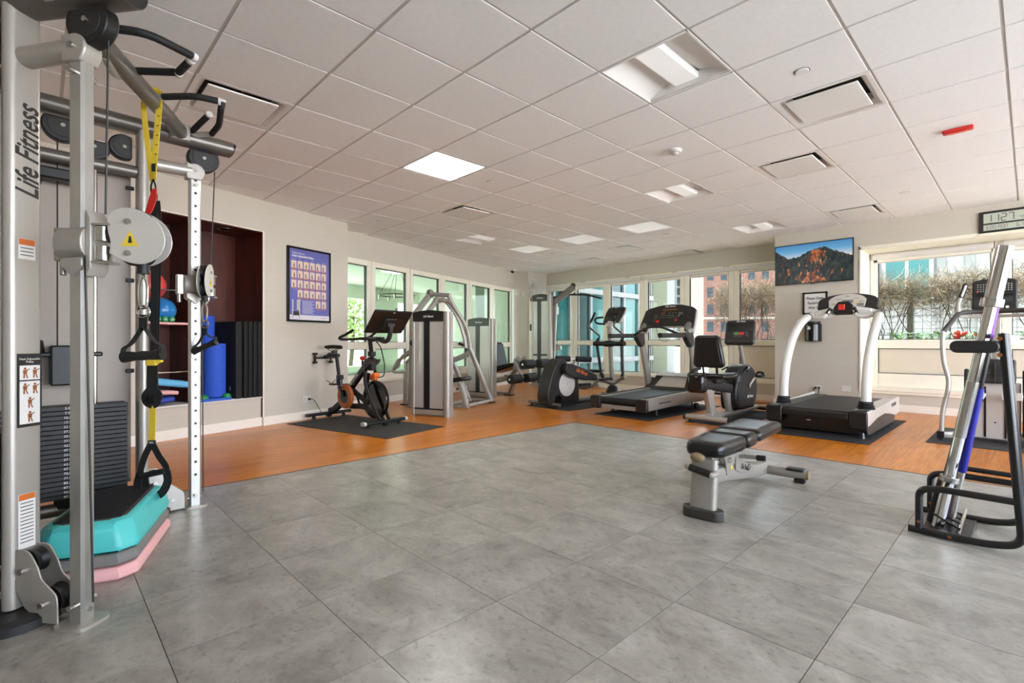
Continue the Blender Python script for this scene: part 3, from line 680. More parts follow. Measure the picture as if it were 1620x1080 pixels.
    # weight stack
    pl = MB().bb(-.25, .25, -.055, .055, -.0112, .0112); me = pl.mesh('weight_plate', smooth=False); me.materials.append(M('charcoal'))
    st = B(MB().cyl((-.585, 0, .14), (-.585, 0, .19), .05), 'stack_base', 'black_rubber')
    for k in range(20):
        o = bpy.data.objects.new('weight_plate', me); C.objects.link(o); o.parent = cm; o.matrix_local = X @ Matrix.Translation((-.585, 0, .203+k*.0245))
        b = o.modifiers.new('bevel', 'BEVEL'); b.width = .002; b.segments = 1
        if full: text('number', ['2.5', '7.5', '12.5', '17.5', '22.5', '27.5', '32.5', '37.5', '42.5', '47.5', '52.5', '57.5', '62.5', '67.5', '72.5', '77.5', '82.5', '87.5', '92.5', '97.5'][19-k], .017, 'white_print', o, face((0, -m*.0556, 0), (m, 0, 0), (0, 0, 1)))
    B(MB().cyl((-.70, 0, .14), (-.70, 0, 1.98), .012), 'guide_rod', 'chrome'); B(MB().cyl((-.47, 0, .14), (-.47, 0, 1.98), .012), 'guide_rod', 'chrome')
    B(MB().bb(-.65, -.50, -.06, .06, .79, 1.0).bb(-.72, -.44, -.045, .045, .94, .965).cyl((-.70, 0, .96), (-.70, 0, 1.03), .034, .026), 'stack_head', 'black_plastic', bevel=.008)
    B(MB().bb(-.74, -.50, -.05, .05, 1.87, 1.93).bb(-.72, -.68, -.045, .045, 1.84, 1.87), 'add_on_weight', 'black_plastic', bevel=.01)
    # rear shroud with clips
    sh = B(MB().bb(-.84, -.30, m*.085, m*.09, .2, 2.03), 'rear_shroud', 'clear_acrylic')
    for z in (1.92, 1.38, .85): MB().bb(-.325, -.285, m*.07, m*.08, z-.012, z+.012).build('shroud_clip', 'black_plastic', sh, xf=X, bevel=.005)
    return X, B
XF, BF = tower(-3.643, .687, math.atan2(.9989, -.047), 1, True, True)
XN, BN = tower(-2.41, .11, math.atan2(.604, .797), -1, False, False)
cl = lambda p: (p[0]-CM0.x, p[1]-CM0.y, p[2])
# pull-up bar
sp = [cl((-2.47, .05, 2.275)), cl((-3.60, .62, 2.275))]
MB().otube(sp, .065, .085).build('pull_up_spine', 'silver_dark', cm)
A1 = [(-2.633, .213, 2.3), (-2.571, .317, 2.3), (-2.635, .486, 2.3)]; A2 = [(-2.69, .490, 2.3), (-2.837, .472, 2.3)]; A3 = [(-2.85, .462, 2.3), (-2.977, .315, 2.3)]
for pts in (A1, A2, A3): MB().tube(fil([cl(p) for p in pts], .09), .0165, 12).build('pull_up_grip', 'foam_black', cm)
B1 = [(-3.18, .461, 2.3), (-3.052, .582, 2.3), (-3.033, .678, 2.3)]; B2 = [(-3.13, .72, 2.34), (-3.14, .715, 2.3), (-3.364, .758, 2.3), (-3.539, .757, 2.3)]; B3 = [(-3.60, .66, 2.3), (-3.359, .703, 2.34)]
for pts in (B1, B2, B3): MB().tube(fil([cl(p) for p in pts], .06), .0165, 12).build('pull_up_grip', 'foam_black', cm)
tb = MB()
for pts in ([(-2.977, .315, 2.3), (-2.985, .27, 2.26), (-2.90, .24, 2.225), (-2.78, .20, 2.24)], [(-2.633, .213, 2.3), (-2.62, .12, 2.28)], [(-3.18, .461, 2.3), (-3.235, .41, 2.28)], [(-3.60, .66, 2.3), (-3.66, .60, 2.3), (-3.57, .55, 2.28)], [(-3.539, .757, 2.3), (-3.60, .66, 2.285)]): tb.tube(fil([cl(p) for p in pts], .05), .0155, 10); tb.build('pull_up_tube', 'silver', cm); tb = MB()
for a, b_ in (((-2.635, .486, 2.3), (-2.645, .503, 2.3)), ((-2.69, .49, 2.3), (-2.672, .492, 2.3)), ((-2.845, .474, 2.3), (-2.865, .470, 2.3)), ((-2.977, .315, 2.3), (-2.984, .306, 2.3)), ((-3.033, .678, 2.3), (-3.031, .69, 2.3)), ((-3.13, .72, 2.34), (-3.13, .72, 2.352)), ((-3.359, .703, 2.34), (-3.345, .705, 2.342))): MB().cyl(cl(a), cl(b_), .0185, n=12).build('grip_end_ring', 'white_plastic', cm)
# brackets on the spine ends
MB().box(cl((-3.60, .60, 2.275)), (.09, .10, .09)).box(cl((-2.47, .06, 2.275)), (.09, .10, .09)).build('spine_bracket', 'silver', cm, bevel=.006)
# carriages with swivel pulleys
def carriage(X, sw, m):
    def B(mb, n, mt, par=cm, **k): return mb.build(n, mt, par, xf=X, **k)
    c = B(MB().otube([(-.062, 0, 1.372), (.055, 0, 1.372)], .105, .118).prism([(-.05, 1.29), (0, 1.25), (.04, 1.29), (.04, 1.32), (-.05, 1.32)], -.036, .036, 'xz'), 'carriage', 'silver', bevel=.004)
    B(MB().bb(-.095, -.06, -.022, .022, 1.31, 1.43).cyl((-.08, m*.0, 1.33), (-.08, 0, 1.26), .011), 'pull_pin', 'steel', c, bevel=.004)
    B(MB().prism([(.055, 1.25), (.075, 1.28), (.075, 1.46), (.055, 1.49)], -.035, .035, 'xz'), 'swivel_bracket', 'silver', c, bevel=.004)
    Y = X @ Matrix.Translation((.088, 0, 0)) @ Matrix.Rotation(sw, 4, 'Z')
    B2 = lambda mb, n, mt, **k: mb.build(n, mt, c, xf=Y, **k)
    B2(MB().cyl((0, 0, 1.31), (0, 0, 1.36), .026, n=14).cyl((0, 0, 1.38), (0, 0, 1.43), .026, n=14).bb(-.03, .04, -.028, .028, 1.432, 1.44).bb(-.03, .04, -.028, .028, 1.298, 1.306), 'hinge', 'steel')
    P = spl([(.035, 0, 1.335), (.04, 0, 1.375), (.03, 0, 1.42), (.035, 0, 1.47), (.075, 0, 1.497), (.14, 0, 1.488), (.20, 0, 1.445), (.222, 0, 1.385), (.205, 0, 1.33), (.155, 0, 1.298), (.10, 0, 1.302), (.05, 0, 1.325)], 3)
    poly = [(p.x, p.z) for p in P[:-1]]
    w = MB()
    for s in (-1, 1): w.prism(poly, s*.021-.002, s*.021+.002, 'xz')
    B2(w, 'pulley_plate', 'plate_white', bevel=.0015)
    B2(MB().lathe([(.02, -.017), (.055, -.017), (.045, 0), (.055, .017), (.02, .017)], (.115, 0, 1.44), 22, 'Y').lathe([(.02, -.017), (.055, -.017), (.045, 0), (.055, .017), (.02, .017)], (.12, 0, 1.345), 22, 'Y').prism(arc(.08, 1.41, .062, 90, 270, 10), -.018, .018, 'xz'), 'swivel_pulley', 'black_plastic')
    for s in (-1, 1):
        for z in (1.448, 1.335): B2(MB().cyl((.10, s*.023, z), (.10, s*.031, z), .010, n=6), 'bolt', 'steel')
    for s in (-1, 1):
        B2(MB().prism([(.075, 1.36), (.135, 1.36), (.105, 1.415)], s*.0234, s*.0240, 'xz'), 'warning_label', 'yellow')
        B2(MB().prism([(.099, 1.372), (.113, 1.372), (.109, 1.396), (.103, 1.396)], s*.0241, s*.0246, 'xz'), 'warning_mark', 'dark_print')
    B2(MB().cyl((.135, 0, 1.30), (.135, 0, 1.265), .016, .020, n=12), 'cable_stop', 'charcoal')
    return Y
YN = carriage(XN, math.radians(14), -1)
YF = carriage(XF, math.radians(-118), 1)
# decals
xn = XN
def onx(m4, p): return m4 @ V3(p)
def decal(par, X, o, r, u, w, h, mt, n, lift=.0006):
    f = X @ face(o, r, u); MB().bb(-w/2, w/2, -h/2, h/2, 0, lift).build(n, mt, par, xf=f); return f
upr = [c for c in cm.children if c.name.startswith('upright')][1]
fx = -.262+.0252
text('lettering', 'Life Fitness', .105, 'dark_print', upr, XN @ face((fx, .005, 1.72), (0, 0, 1), (0, -1, 0)), shear=.35, sx=.72, weight=.0015)
for z, h in ((1.36, .075), (.36, .20)):
    decal(upr, XN, (fx, -.0, z), (0, 1, 0), (0, 0, 1), .055, h, 'white_print', 'warning_label'); decal(upr, XN, (fx+.0004, -.0, z+h/2-.012), (0, 1, 0), (0, 0, 1), .052, .022, 'orange_print', 'warning_band')
    for k in range(int(h/.014)-2): decal(upr, XN, (fx+.0005, 0, z+h/2-.034-k*.013), (0, 1, 0), (0, 0, 1), .042, .003, 'charcoal_light', 'print_line')
decal(upr, XN, (fx, .008, .84), (0, 1, 0), (0, 0, 1), .08, .27, 'charcoal', 'placard', .002)
text('lettering', 'Dual Adjustable\nPulley', .0105, 'white_print', upr, XN @ face((fx+.0022, .008, .950), (0, 1, 0), (0, 0, 1)))
for k in range(4):
    z = .905-k*.058+(.0 if k < 2 else .006*(k-1)); decal(upr, XN, (fx+.0022, .008, z), (0, 1, 0), (0, 0, 1), .066, .053, 'white_print', 'picture')
    for s in ((-.016, .016) if k < 2 else (0,)):
        f = XN @ face((fx+.003, .008+s, z), (0, 1, 0), (0, 0, 1)); q = MB().prism(arc(0, .015, .0045, 0, 360, 8)[:-1], 0, .0004).prism([(-.006, -.004), (.006, -.004), (.007, .010), (-.007, .010)], 0, .0004).prism([(-.006, -.02), (-.001, -.02), (0, -.004), (-.005, -.004)], 0, .0004).prism([(.006, -.021), (.010, -.02), (.005, -.004), (.001, -.004)], 0, .0004).prism([(.006, .006), (.015, .012), (.014, .015), (.005, .010)], 0, .0004)
        q.build('figure', 'copper', upr, xf=f)
# ---- strap handles hung on the pulleys
def strap_handle(lab, top, az, gl, gr_, sl):
    t = thing('strap_handle', lab, 'handle', top, az, group='cable strap handles')
    z0 = -.02
    MB().tube(spl([(0, 0, z0+.02), (.014, 0, z0-.02), (.011, 0, z0-.09), (0, 0, z0-.102), (-.011, 0, z0-.09), (-.014, 0, z0-.02), (0, 0, z0+.02)], 4), .0045, 8).build('carabiner', 'chrome', t)
    MB().tube([(.022*math.cos(2*PI*k/14), 0, z0-.115+.022*math.sin(2*PI*k/14)) for k in range(14)], .0045, 8, closed=True).build('ring', 'chrome', t)
    a, b_ = V3(gl), V3(gr_); ax = (b_-a).normalized()
    MB().sweep([(0, 0, z0-.125), (0, 0, z0-.18)], [(-.014, -.003), (.014, -.003), (.014, .003), (-.014, .003)], up=(0, 1, 0)).build('strap_tab', 'strap_black', t)
    st = MB()
    for e, d in ((a, -ax), (b_, ax)):
        st.sweep(spl([(0, 0, z0-.165), V3((0, 0, z0-.165)).lerp(e+d*.004, .55)+d*.004, e+d*.006+V3((0, 0, .03)), e+d*.006, e+d*.002+V3((0, 0, -.018))], 5), [(-.0115, -.0012), (.0115, -.0012), (.0115, .0012), (-.0115, .0012)], up=(ax.x, ax.y, 0))
    st.build('strap', 'strap_black', t)
    MB().tube([a, a.lerp(b_, .12), a.lerp(b_, .3), a.lerp(b_, .5), a.lerp(b_, .7), a.lerp(b_, .88), b_], .016, 14, scale=[1.15, 1.2, .95, 1.1, .95, 1.2, 1.15]).build('grip', 'charcoal', t)
    for e in (a-ax*.004, b_+ax*.004): MB().cyl(e-ax*.004, e+ax*.004, .021, n=16).build('grip_end', 'black_plastic', t)
    return t
pn = YN @ V3((.135, 0, 1.262)) + CM0; pf = YF @ V3((.135, 0, 1.262)) + CM0
strap_handle('black strap handle hanging from the large near pulley', pn, .7937, (-.064, 0, -.298), (.064, 0, -.289), .2)
strap_handle('black strap handle hanging tilted from the far chrome column', pf, .7937, (-.062, 0, -.30), (.062, 0, -.245), .2)
# ---- suspension trainer
t = thing('suspension_trainer', 'yellow and black suspension strap hanging from the pull-up bar', 'strap', (-3.22, .425, 0), .7937)
prof = lambda w, h=.0012: [(-w, -h), (w, -h), (w, h), (-w, h)]
UPV = (0, 1, 0)
y = MB().sweep(fil([(-.045, 0, 2.32), (-.052, 0, 2.24), (-.022, .0, 1.98), (-.004, 0, 1.86)], .05), prof(.014), up=UPV).sweep(fil([(.032, 0, 2.33), (.03, 0, 2.24), (.006, .0, 1.98), (-.002, 0, 1.86)], .05), prof(.016), up=UPV); y.build('anchor_strap', 'yellow', t)
MB().sweep(fil([(-.045, 0, 2.31), (-.03, 0, 2.335), (.02, 0, 2.335), (.032, 0, 2.31)], .02), prof(.016), up=UPV).build('anchor_loop', 'yellow', t)
dsh = MB()
for k in range(7): dsh.box((.031-.0032*k, -.0022, 2.25-.05*k), (.012, .001, .004))
dsh.build('stitch_marks', 'dark_print', t)
MB().box((.004, -.004, 1.93), (.018, .004, .04)).build('anchor_label', 'strap_black', t)
MB().tube(spl([(0, 0, 1.87), (.012, 0, 1.83), (.006, 0, 1.78), (-.006, 0, 1.78), (-.012, 0, 1.83), (0, 0, 1.87)], 4), .004, 8).build('carabiner', 'black_metal', t)
MB().prism([(-.004, 1.82), (.018, 1.82), (.02, 1.76), (-.004, 1.70), (-.035, 1.66), (-.05, 1.67), (-.025, 1.76)], -.004, .004, 'xz').build('pull_tab', 'red', t, bevel=.003)
MB().sweep([(0.004, 0, 1.79), (.006, 0, 1.3), (0, 0, .92)], prof(.018), up=UPV).sweep([(.02, .01, 1.76), (.03, .012, 1.62), (.012, .01, .95)], prof(.008), up=UPV).build('main_strap', 'strap_black', t)
MB().bb(-.035, .02, -.012, .012, .895, .925).prism([(.01, .90), (.05, .915), (.04, .93), (.01, .925)], -.01, .01, 'xz').build('adjuster_buckle', 'yellow', t, bevel=.004)
MB().sweep([(-.012, 0, .90), (-.014, 0, .80), (-.01, 0, .70)], prof(.019, .004), up=UPV).sweep([(.008, .004, .90), (.012, 0, .80), (.006, 0, .70)], prof(.012, .004), up=UPV).build('lower_strap', 'strap_black', t)
MB().sweep(spl([(-.012, 0, .78), (-.045, 0, .735), (-.035, 0, .70), (-.005, 0, .685)], 4), prof(.016, .003), up=UPV).sweep(spl([(0.0, 0, .775), (.03, .0, .745), (.02, 0, .70), (0, 0, .685)], 4), prof(.016, .003), up=UPV).build('cam_buckle_loop', 'strap_black', t)
MB().box((0.0, -.01, .715), (.028, .012, .03)).tube([(-.02, -.008, .74), (.0, -.012, .69), (.02, -.008, .74)], .004, 8).build('cam_buckle', 'black_plastic', t, bevel=.003)
MB().sweep([(-.004, 0, .692), (-.006, .002, .60), (-.008, 0, .505)], prof(.017, .002), up=UPV).build('yellow_leg', 'yellow', t)
MB().box((-.008, 0, .492), (.04, .008, .024)).build('brand_label', 'strap_black', t, bevel=.002)
text('lettering', 'TRX', .014, 'white_print', t, face((-.008, -.0045, .492), (1, 0, 0), (0, 0, 1)))
MB().sweep(spl([(-.012, 0, .485), (-.045, 0, .42), (-.066, 0, .345), (-.066, 0, .30)], 5), prof(.016, .002), up=UPV).sweep(spl([(-.004, 0, .485), (.03, 0, .42), (.064, 0, .37), (.068, 0, .33)], 5), prof(.016, .002), up=UPV).build('handle_strap', 'strap_black', t)
MB().tube([(-.062, -.004, .317), (0, -.004, .331), (.062, -.004, .345)], .0155, 14).build('hand_grip', 'charcoal', t)
MB().sweep(spl([(-.066, 0, .33), (-.082, 0, .27), (-.055, 0, .215), (-.01, 0, .203), (.045, 0, .23), (.075, 0, .29), (.068, 0, .345)], 6), prof(.02, .003), up=UPV).sweep(spl([(-.055, .01, .31), (-.045, .012, .25), (-.02, .01, .215)], 5), prof(.02, .003), up=UPV).build('foot_cradle', 'strap_black', t)
# ---- stacked aerobic step
def hexring(L, W_, c): return [(-L, -W_+c), (-L+c, -W_), (L-c, -W_), (L, -W_+c), (L, W_-c), (L-c, W_), (-L+c, W_), (-L, W_-c)]
SA_ = math.atan2(.335, -.94); sx, sy = -3.10, .24
t = thing('aerobic_step_platform', 'teal step platform with ribbed black mat at the foot of the cable machine', 'step platform', (sx, sy, .118), SA_)
lv = [(.345, .175, .0), (.352, .182, .012), (.352, .182, .03), (.335, .168, .085), (.318, .150, .122), (.30, .138, .13)]
m = MB(); n = 8
m.add([(x, y_, z) for (a, b_, z) in lv for x, y_ in hexring(a, b_, .055)], [(q*n+j, q*n+(j+1) % n, (q+1)*n+(j+1) % n, (q+1)*n+j) for q in range(len(lv)-1) for j in range(n)]+[tuple(range(n-1, -1, -1)), tuple((len(lv)-1)*n+j for j in range(n))])
m.build('platform', 'teal', t, bevel=.016, seg=3)
MB().prism(hexring(.29, .128, .05), .128, .134).build('top_mat', 'deck_rib', t)
rb = MB()
for k in range(56): rb.box((-.275+k*.01, 0, .1345), (.004, .23, .003))
tag(rb.build('mat_ribs', 'charcoal', t), kind='stuff')
def riser(nm, lab, z, L, W_, h, mt):
    t = thing(nm, lab, 'step riser', (sx, sy, z), SA_); m = MB(); lv = [(L-.012, W_-.012, 0), (L, W_, .012), (L, W_, h*.6), (L-.012, W_-.012, h*.95), (L-.03, W_-.03, h), (L-.06, W_-.06, h), (L-.06, W_-.06, 0)]
    m.add([(x, y_, q) for (a, b_, q) in lv for x, y_ in hexring(a, b_, .055)], [(q*8+j, q*8+(j+1) % 8, ((q+1) % 7)*8+(j+1) % 8, ((q+1) % 7)*8+j) for q in range(7) for j in range(8)]); m.build('ring', mt, t, bevel=.004)
    k = MB()
    for s in (-1, 1):
        for q in (-.18, 0, .18): k.box((q, s*(W_-.035), h*.55), (.05, .03, h*.6))
    k.build('stacking_lug', 'charcoal', t)
riser('step_riser', 'grey plastic riser under the teal step platform', .060, .35, .18, .056, 'grey_riser')
riser('step_riser', 'pink plastic riser on the floor under the grey riser', 0, .355, .185, .058, 'pink')
# ================================================================== ALCOVE AND LEFT WALL THINGS
lwt = lambda n, lab, cat, x, s, z=0, dr_=0, group=None: thing(n, lab, cat, lw(x, s, z), LWR+dr_, group)
al = lwt('storage_alcove', 'dark mahogany lined storage alcove in the left wall', 'alcove', 0, 0)
MB().bb(NB-.02, NB, NS0, NS1, NZ0, NZ1).build('back_panel', 'mahogany', al)
MB().bb(NB, -5.664, NS1-.012, NS1, NZ0, NZ1).build('side_panel', 'mahogany', al); MB().bb(NB, -5.664, NS0, NS0+.012, NZ0, NZ1).build('side_panel', 'mahogany', al)
MB().bb(NB, -5.664, NS0, NS1, NZ1-.012, NZ1).build('top_panel', 'mahogany', al)
MB().bb(-6.19, -5.675, NS0, NS1, NZ0-.012, NZ0+.006).build('ledge', 'white_plastic', al, bevel=.003)
MB().bb(NB, -5.78, 3.07, 3.10, NZ0, NZ1-.012).build('divider', 'mahogany', al)
MB().bb(NB, -5.75, NS0+.012, 3.07, 1.205, 1.228).build('shelf', 'pink', al, bevel=.002)
for z in (1.565, .70): MB().tube([(-5.76, NS0+.012, z), (-5.76, 3.075, z)], .008, 8).build('rail', 'chrome', al)
MB().bb(-5.667, -5.660, NS1-.004, NS1+.012, NZ0-.25, NZ1+.012).bb(-5.667, -5.660, NS0, NS1, NZ1-.001, NZ1+.010).build('edge_trim', 'trim', al)
MB().bb(-5.70, -5.666, NS1-.001, NS1+.0005, .105, NZ0-.012).build('side_return', 'mahogany', al)
d = lwt('downlight', 'round recessed downlight in the alcove ceiling', 'light', -5.87, 3.50, NZ1-.012)
MB().lathe([(.06, 0), (.075, -.004), (.08, -.002), (.08, .004)], n=24).build('trim_ring', 'steel', d); MB().lathe([(0, -.001), (.06, -.001)], n=24).build('lens', 'lt_grey', d)
def ball(lab, x, s, z, r, m):
    t = lwt('exercise_ball', lab, 'ball', x, s, z-r); MB().sphere((0, 0, r), r, 28, 18).build('shell', m, t)
    MB().tube([(r*1.001*math.cos(2*PI*k/28), 0, r+r*1.001*math.sin(2*PI*k/28)) for k in range(28)], .0012, 5, closed=True).build('seam', m, t); MB().cyl((0, 0, 2*r-.002), (0, 0, 2*r+.002), .012, n=12).build('valve', 'white_plastic', t)
ball('shiny blue exercise ball on the alcove shelf', -5.93, 2.86, 1.36, .132, 'ball_blue')
ball('coral red exercise ball behind the chrome rail in the alcove', -5.99, 2.772, 1.62, .15, 'ball_red')
for k, s in enumerate((2.735, 2.80, 2.865)):
    t = lwt('hand_dumbbell', ['green vinyl dumbbell on the alcove shelf, half hidden at left', 'green vinyl dumbbell in the middle of the alcove shelf', 'green vinyl dumbbell at the right on the alcove shelf'][k], 'dumbbell', -5.80, s, 1.228, group='green dumbbells in the alcove')
    for q in (-.05, .05): MB().lathe([(0, q-.018), (.026, q-.018), (.031, q-.012), (.031, q+.012), (.026, q+.018), (0, q+.018)], (0, 0, .031), 10, 'X').build('head', 'green', t)
    MB().cyl((-.04, 0, .031), (.04, 0, .031), .013, n=10).build('bar', 'green', t); MB().box((.069, 0, .024), (.0012, .03, .005)).box((.069, .004, .034), (.0012, .006, .018)).build('mark', 'white_print', t)
def roller(lab, x, s, z, r, h):
    t = lwt('foam_roller', lab, 'foam roller', x, s, z, group='blue foam rollers in the alcove'); MB().lathe([(0, 0), (r-.008, 0), (r, .008), (r, h-.008), (r-.008, h), (0, h)], n=28).build('core', 'blue_foam', t); MB().lathe([(0, h), (.02, h), (.02, h+.001), (0, h+.001)], n=12).build('end_hole', 'navy', t)
roller('thick blue foam roller standing in the alcove', -5.84, 3.35, .393, .12, .61)
roller('slim tall blue foam roller standing behind the thick one', -6.06, 3.40, .358, .078, .97)
t = lwt('exercise_mat', 'flat blue exercise mat lying on the alcove ledge', 'mat', -5.83, 3.35, .358); MB().bb(-.16, .155, -.235, .115, 0, .026).build('foam', 'blue_mat', t, bevel=.006); MB().bb(-.155, .15, -.23, .11, .026, .028).build('top_sheet', 'blue_foam', t)
for k, (x, s) in enumerate(((-5.74, 3.185), (-5.715, 3.42))):
    t = lwt('balance_dome', ['small green balance dome on the blue mat behind the chrome column', 'small green balance dome on the blue mat beside the black folding mats'][k], 'balance dome', x, s, .387, group='green balance domes'); MB().lathe([(.048, 0), (.048, .006), (.045, .02), (.036, .036), (.018, .045), (0, .047)], n=22).build('dome', 'green', t)
    q = MB()
    for a in range(10): q.sphere((.043*math.cos(a*.628), .043*math.sin(a*.628), .024), .004, 6, 4)
    q.build('nubs', 'green', t)
t = lwt('folding_mat', 'tall black folding gym mats standing at the alcove side', 'mat', -5.66, 3.70, .358)
for k in range(4):
    s0 = -.11+k*.058; q = MB().prism(rrect(.52, .052, .022, 3, -.255, s0+.03), 0, .91); q.build('panel', 'black_rubber', t, bevel=.01)
    MB().bb(-.0, .012, s0+.028, s0+.032, .01, .90).build('seam', 'black_rubber', t)
MB().prism([(-.50, -.22), (-.02, -.19), (-.02, -.115), (-.50, -.13)], 0, .90).build('large_panel', 'black_rubber', t, bevel=.008)
text('lettering', 'gym mat'[0:0]+'RESIST', .018, 'white_print', t, face((-.12, -.197, .12), (0, 0, 1), (-1, 0, 0)))
def stepb(nm, lab, x, s, z, ry, dims, m):
    t = lwt(nm, lab, 'step board', x, s, z); mt = Matrix.Rotation(ry, 3, 'X'); MB().box((0, 0, dims[2]/2), dims, m=mt).build('board', m, t, bevel=dims[2]*.35, seg=3); MB().box((0, 0, dims[2]+.002), (dims[0]*.8, dims[1]*.8, .004), m=mt).build('top_pad', m, t, bevel=.002)
stepb('balance_board', 'light blue moulded balance board leaning in the alcove', -5.93, 2.84, .555, -.17, (.36, .42, .07), 'sky_blue')
stepb('foam_board', 'coral pink foam board in the lower alcove', -5.90, 2.79, .47, -.08, (.30, .30, .04), 'pink')
stepb('foam_wedge', 'dark blue foam wedge lying on the alcove ledge', -5.88, 2.76, .385, .10, (.32, .26, .05), 'navy')
# ---- poster
t = lwt('framed_poster', 'black framed purple exercise chart poster on the left wall', 'poster', -5.665, 4.487, 1.77)
W2, H2 = .335, .485
MB().bb(0, .022, -W2, W2, -H2, H2).build('backing', 'black_plastic', t)
fr = MB().bb(0, .032, -W2, -W2+.026, -H2, H2).bb(0, .032, W2-.026, W2, -H2, H2).bb(0, .032, -W2, W2, H2-.026, H2).bb(0, .032, -W2, W2, -H2, -H2+.026); fr.build('frame', 'black_gloss', t, bevel=.003)
mat('poster_blue', '#6468b4', .35, var=.10, vscale=3); mat('poster_tan', '#e6cfb4', .4); mat('poster_pale', '#e9e6ea', .35)
sh = MB().bb(.022, .0235, -W2+.026, W2-.026, -H2+.026, H2-.026).build('sheet', 'poster_blue', t)
FP = lambda y, z, e=.0237: face((e, y, z), (0, 1, 0), (0, 0, 1))
MB().bb(.0236, .0238, -W2+.026, W2-.026, -H2+.026, -H2+.09).build('bottom_band', 'poster_pale', sh)
text('lettering', 'Cable Motion', .034, 'white_print', sh, FP(-.27, .405), align='LEFT'); text('lettering', 'Dual Adjustable Pulley', .036, 'white_print', sh, FP(-.27, .368), align='LEFT', weight=.0012)
cols = [-.255+k*.093 for k in range(6)]
rows = [(.255, range(6)), (.13, range(6)), (.005, range(6)), (-.12, range(1, 6)), (-.25, (4, 5))]
for y_, l_ in zip(cols, ('Warm-up', 'Back', 'Chest', 'Upper', 'Arms', 'Shoulder')): text('lettering', l_, .013, 'white_print', sh, FP(y_+.01, .322))
pic = MB(); cap = MB(); fig = MB()
for z, cc in rows:
    for c in cc:
        y_ = cols[c]+.012; pic.bb(.0236, .0240, y_-.038, y_+.038, z-.045, z+.05); cap.bb(.0236, .0238, y_-.038, y_+.038, z-.062, z-.05)
        a = R.uniform(-.012, .012); fig.bb(.0240, .0242, y_+a-.006, y_+a+.006, z-.035, z+.008).bb(.0240, .0242, y_+a-.004, y_+a+.004, z+.01, z+.02).bb(.0240, .0242, y_+a-.016, y_+a-.004, z-.012, z-.006).bb(.0240, .0242, y_+a-.01, y_+a+.012, z-.04, z-.034)
pic.build('pictures', 'poster_tan', sh); cap.build('captions', 'orange_print', sh); fig.build('figures', 'dark_print', sh)
q = MB()
for k in range(13): q.bb(.0236, .0238, -.12, .07-.02*(k % 3), -.21-.014*k, -.206-.014*k)
q.build('text_lines', 'poster_pale', sh)
MB().bb(.0236, .0240, -.27, -.25, -.44, -.20).bb(.0236, .0240, -.17, -.15, -.44, -.20).bb(.0236, .0240, -.19, -.14, -.215, -.195).bb(.0236, .0240, -.20, -.165, -.33, -.20).build('machine_picture', 'lt_grey', sh)
MB().bb(.0241, .0244, -.255, -.165, -.405, -.35).build('machine_stack', 'charcoal', sh)
text('lettering', 'LIFE FITNESS', .017, 'red', sh, FP(.22, -.425))
glass_mat('poster_glass', '#ffffff', .03, .02)
MB().bb(.0275, .0285, -W2+.026, W2-.026, -H2+.026, H2-.026).build('glazing', 'poster_glass', t)
# ---- outlets
def outlet(lab, loc, rz, plugs=0, grp='wall outlets'):
    t = thing('wall_outlet', lab, 'outlet', loc, rz, grp); MB().bb(-.06, .06, -.006, 0, -.042, .042).build('plate', 'white_plastic', t, bevel=.003)
    for s in (-1, 1): MB().bb(s*.026-.017, s*.026+.017, -.008, -.005, -.03, .03).build('socket', 'lt_grey', t, bevel=.002)
    for k in range(plugs): MB().box(((-.022, .028)[k], -.022, .006), (.026, .032, .026)).build('plug', 'black_plastic', t, bevel=.006)
    return t
t = outlet('white wall outlet with a black plug beside the spin bike', lw(-5.665, 4.45, .262), LWR+PI/2, 0); MB().box((.03, -.022, .0), (.026, .034, .026)).build('plug', 'black_plastic', t, bevel=.006)
tag(MB().tube(spl([lw(-5.62, 4.475, .262), lw(-5.58, 4.50, .25), lw(-5.56, 4.55, .16), lw(-5.54, 4.60, .06), lw(-5.50, 4.64, .03), lw(-5.46, 4.66, .035)], 6), .004, 8).build('power_cord', 'black_rubber'), 'black power cord running from the wall outlet to the spin bike', 'cord')
outlet('white outlet with two black plugs on the pier behind the white treadmill', (-2.29, 8.5, .318), 0, 2); t = outlet('blank white cover plate low on the pier right of the plugged outlet', (-1.908, 8.5, .330), 0); t.name = 'wall_plate'; t['category'] = 'wall plate'
for ch in list(t.children):
    if ch.name.startswith('socket'): bpy.data.objects.remove(ch)
tag(MB().tube(spl([(-2.315, 8.47, .31), (-2.335, 8.45, .25), (-2.32, 8.46, .10), (-2.25, 8.40, .02), (-2.1, 8.2, .01)], 6), .006, 8).build('power_cord', 'black_rubber'), 'black power cord dropping from the left plug behind the white treadmill', 'cord', 'cords on the pier')
tag(MB().tube(spl([(-2.262, 8.47, .31), (-2.262, 8.445, .22), (-2.25, 8.45, .08), (-2.2, 8.40, .02), (-2.0, 8.25, .01)], 6), .006, 8).build('power_cord', 'black_rubber'), 'black power cord dropping from the right plug behind the white treadmill', 'cord', 'cords on the pier')
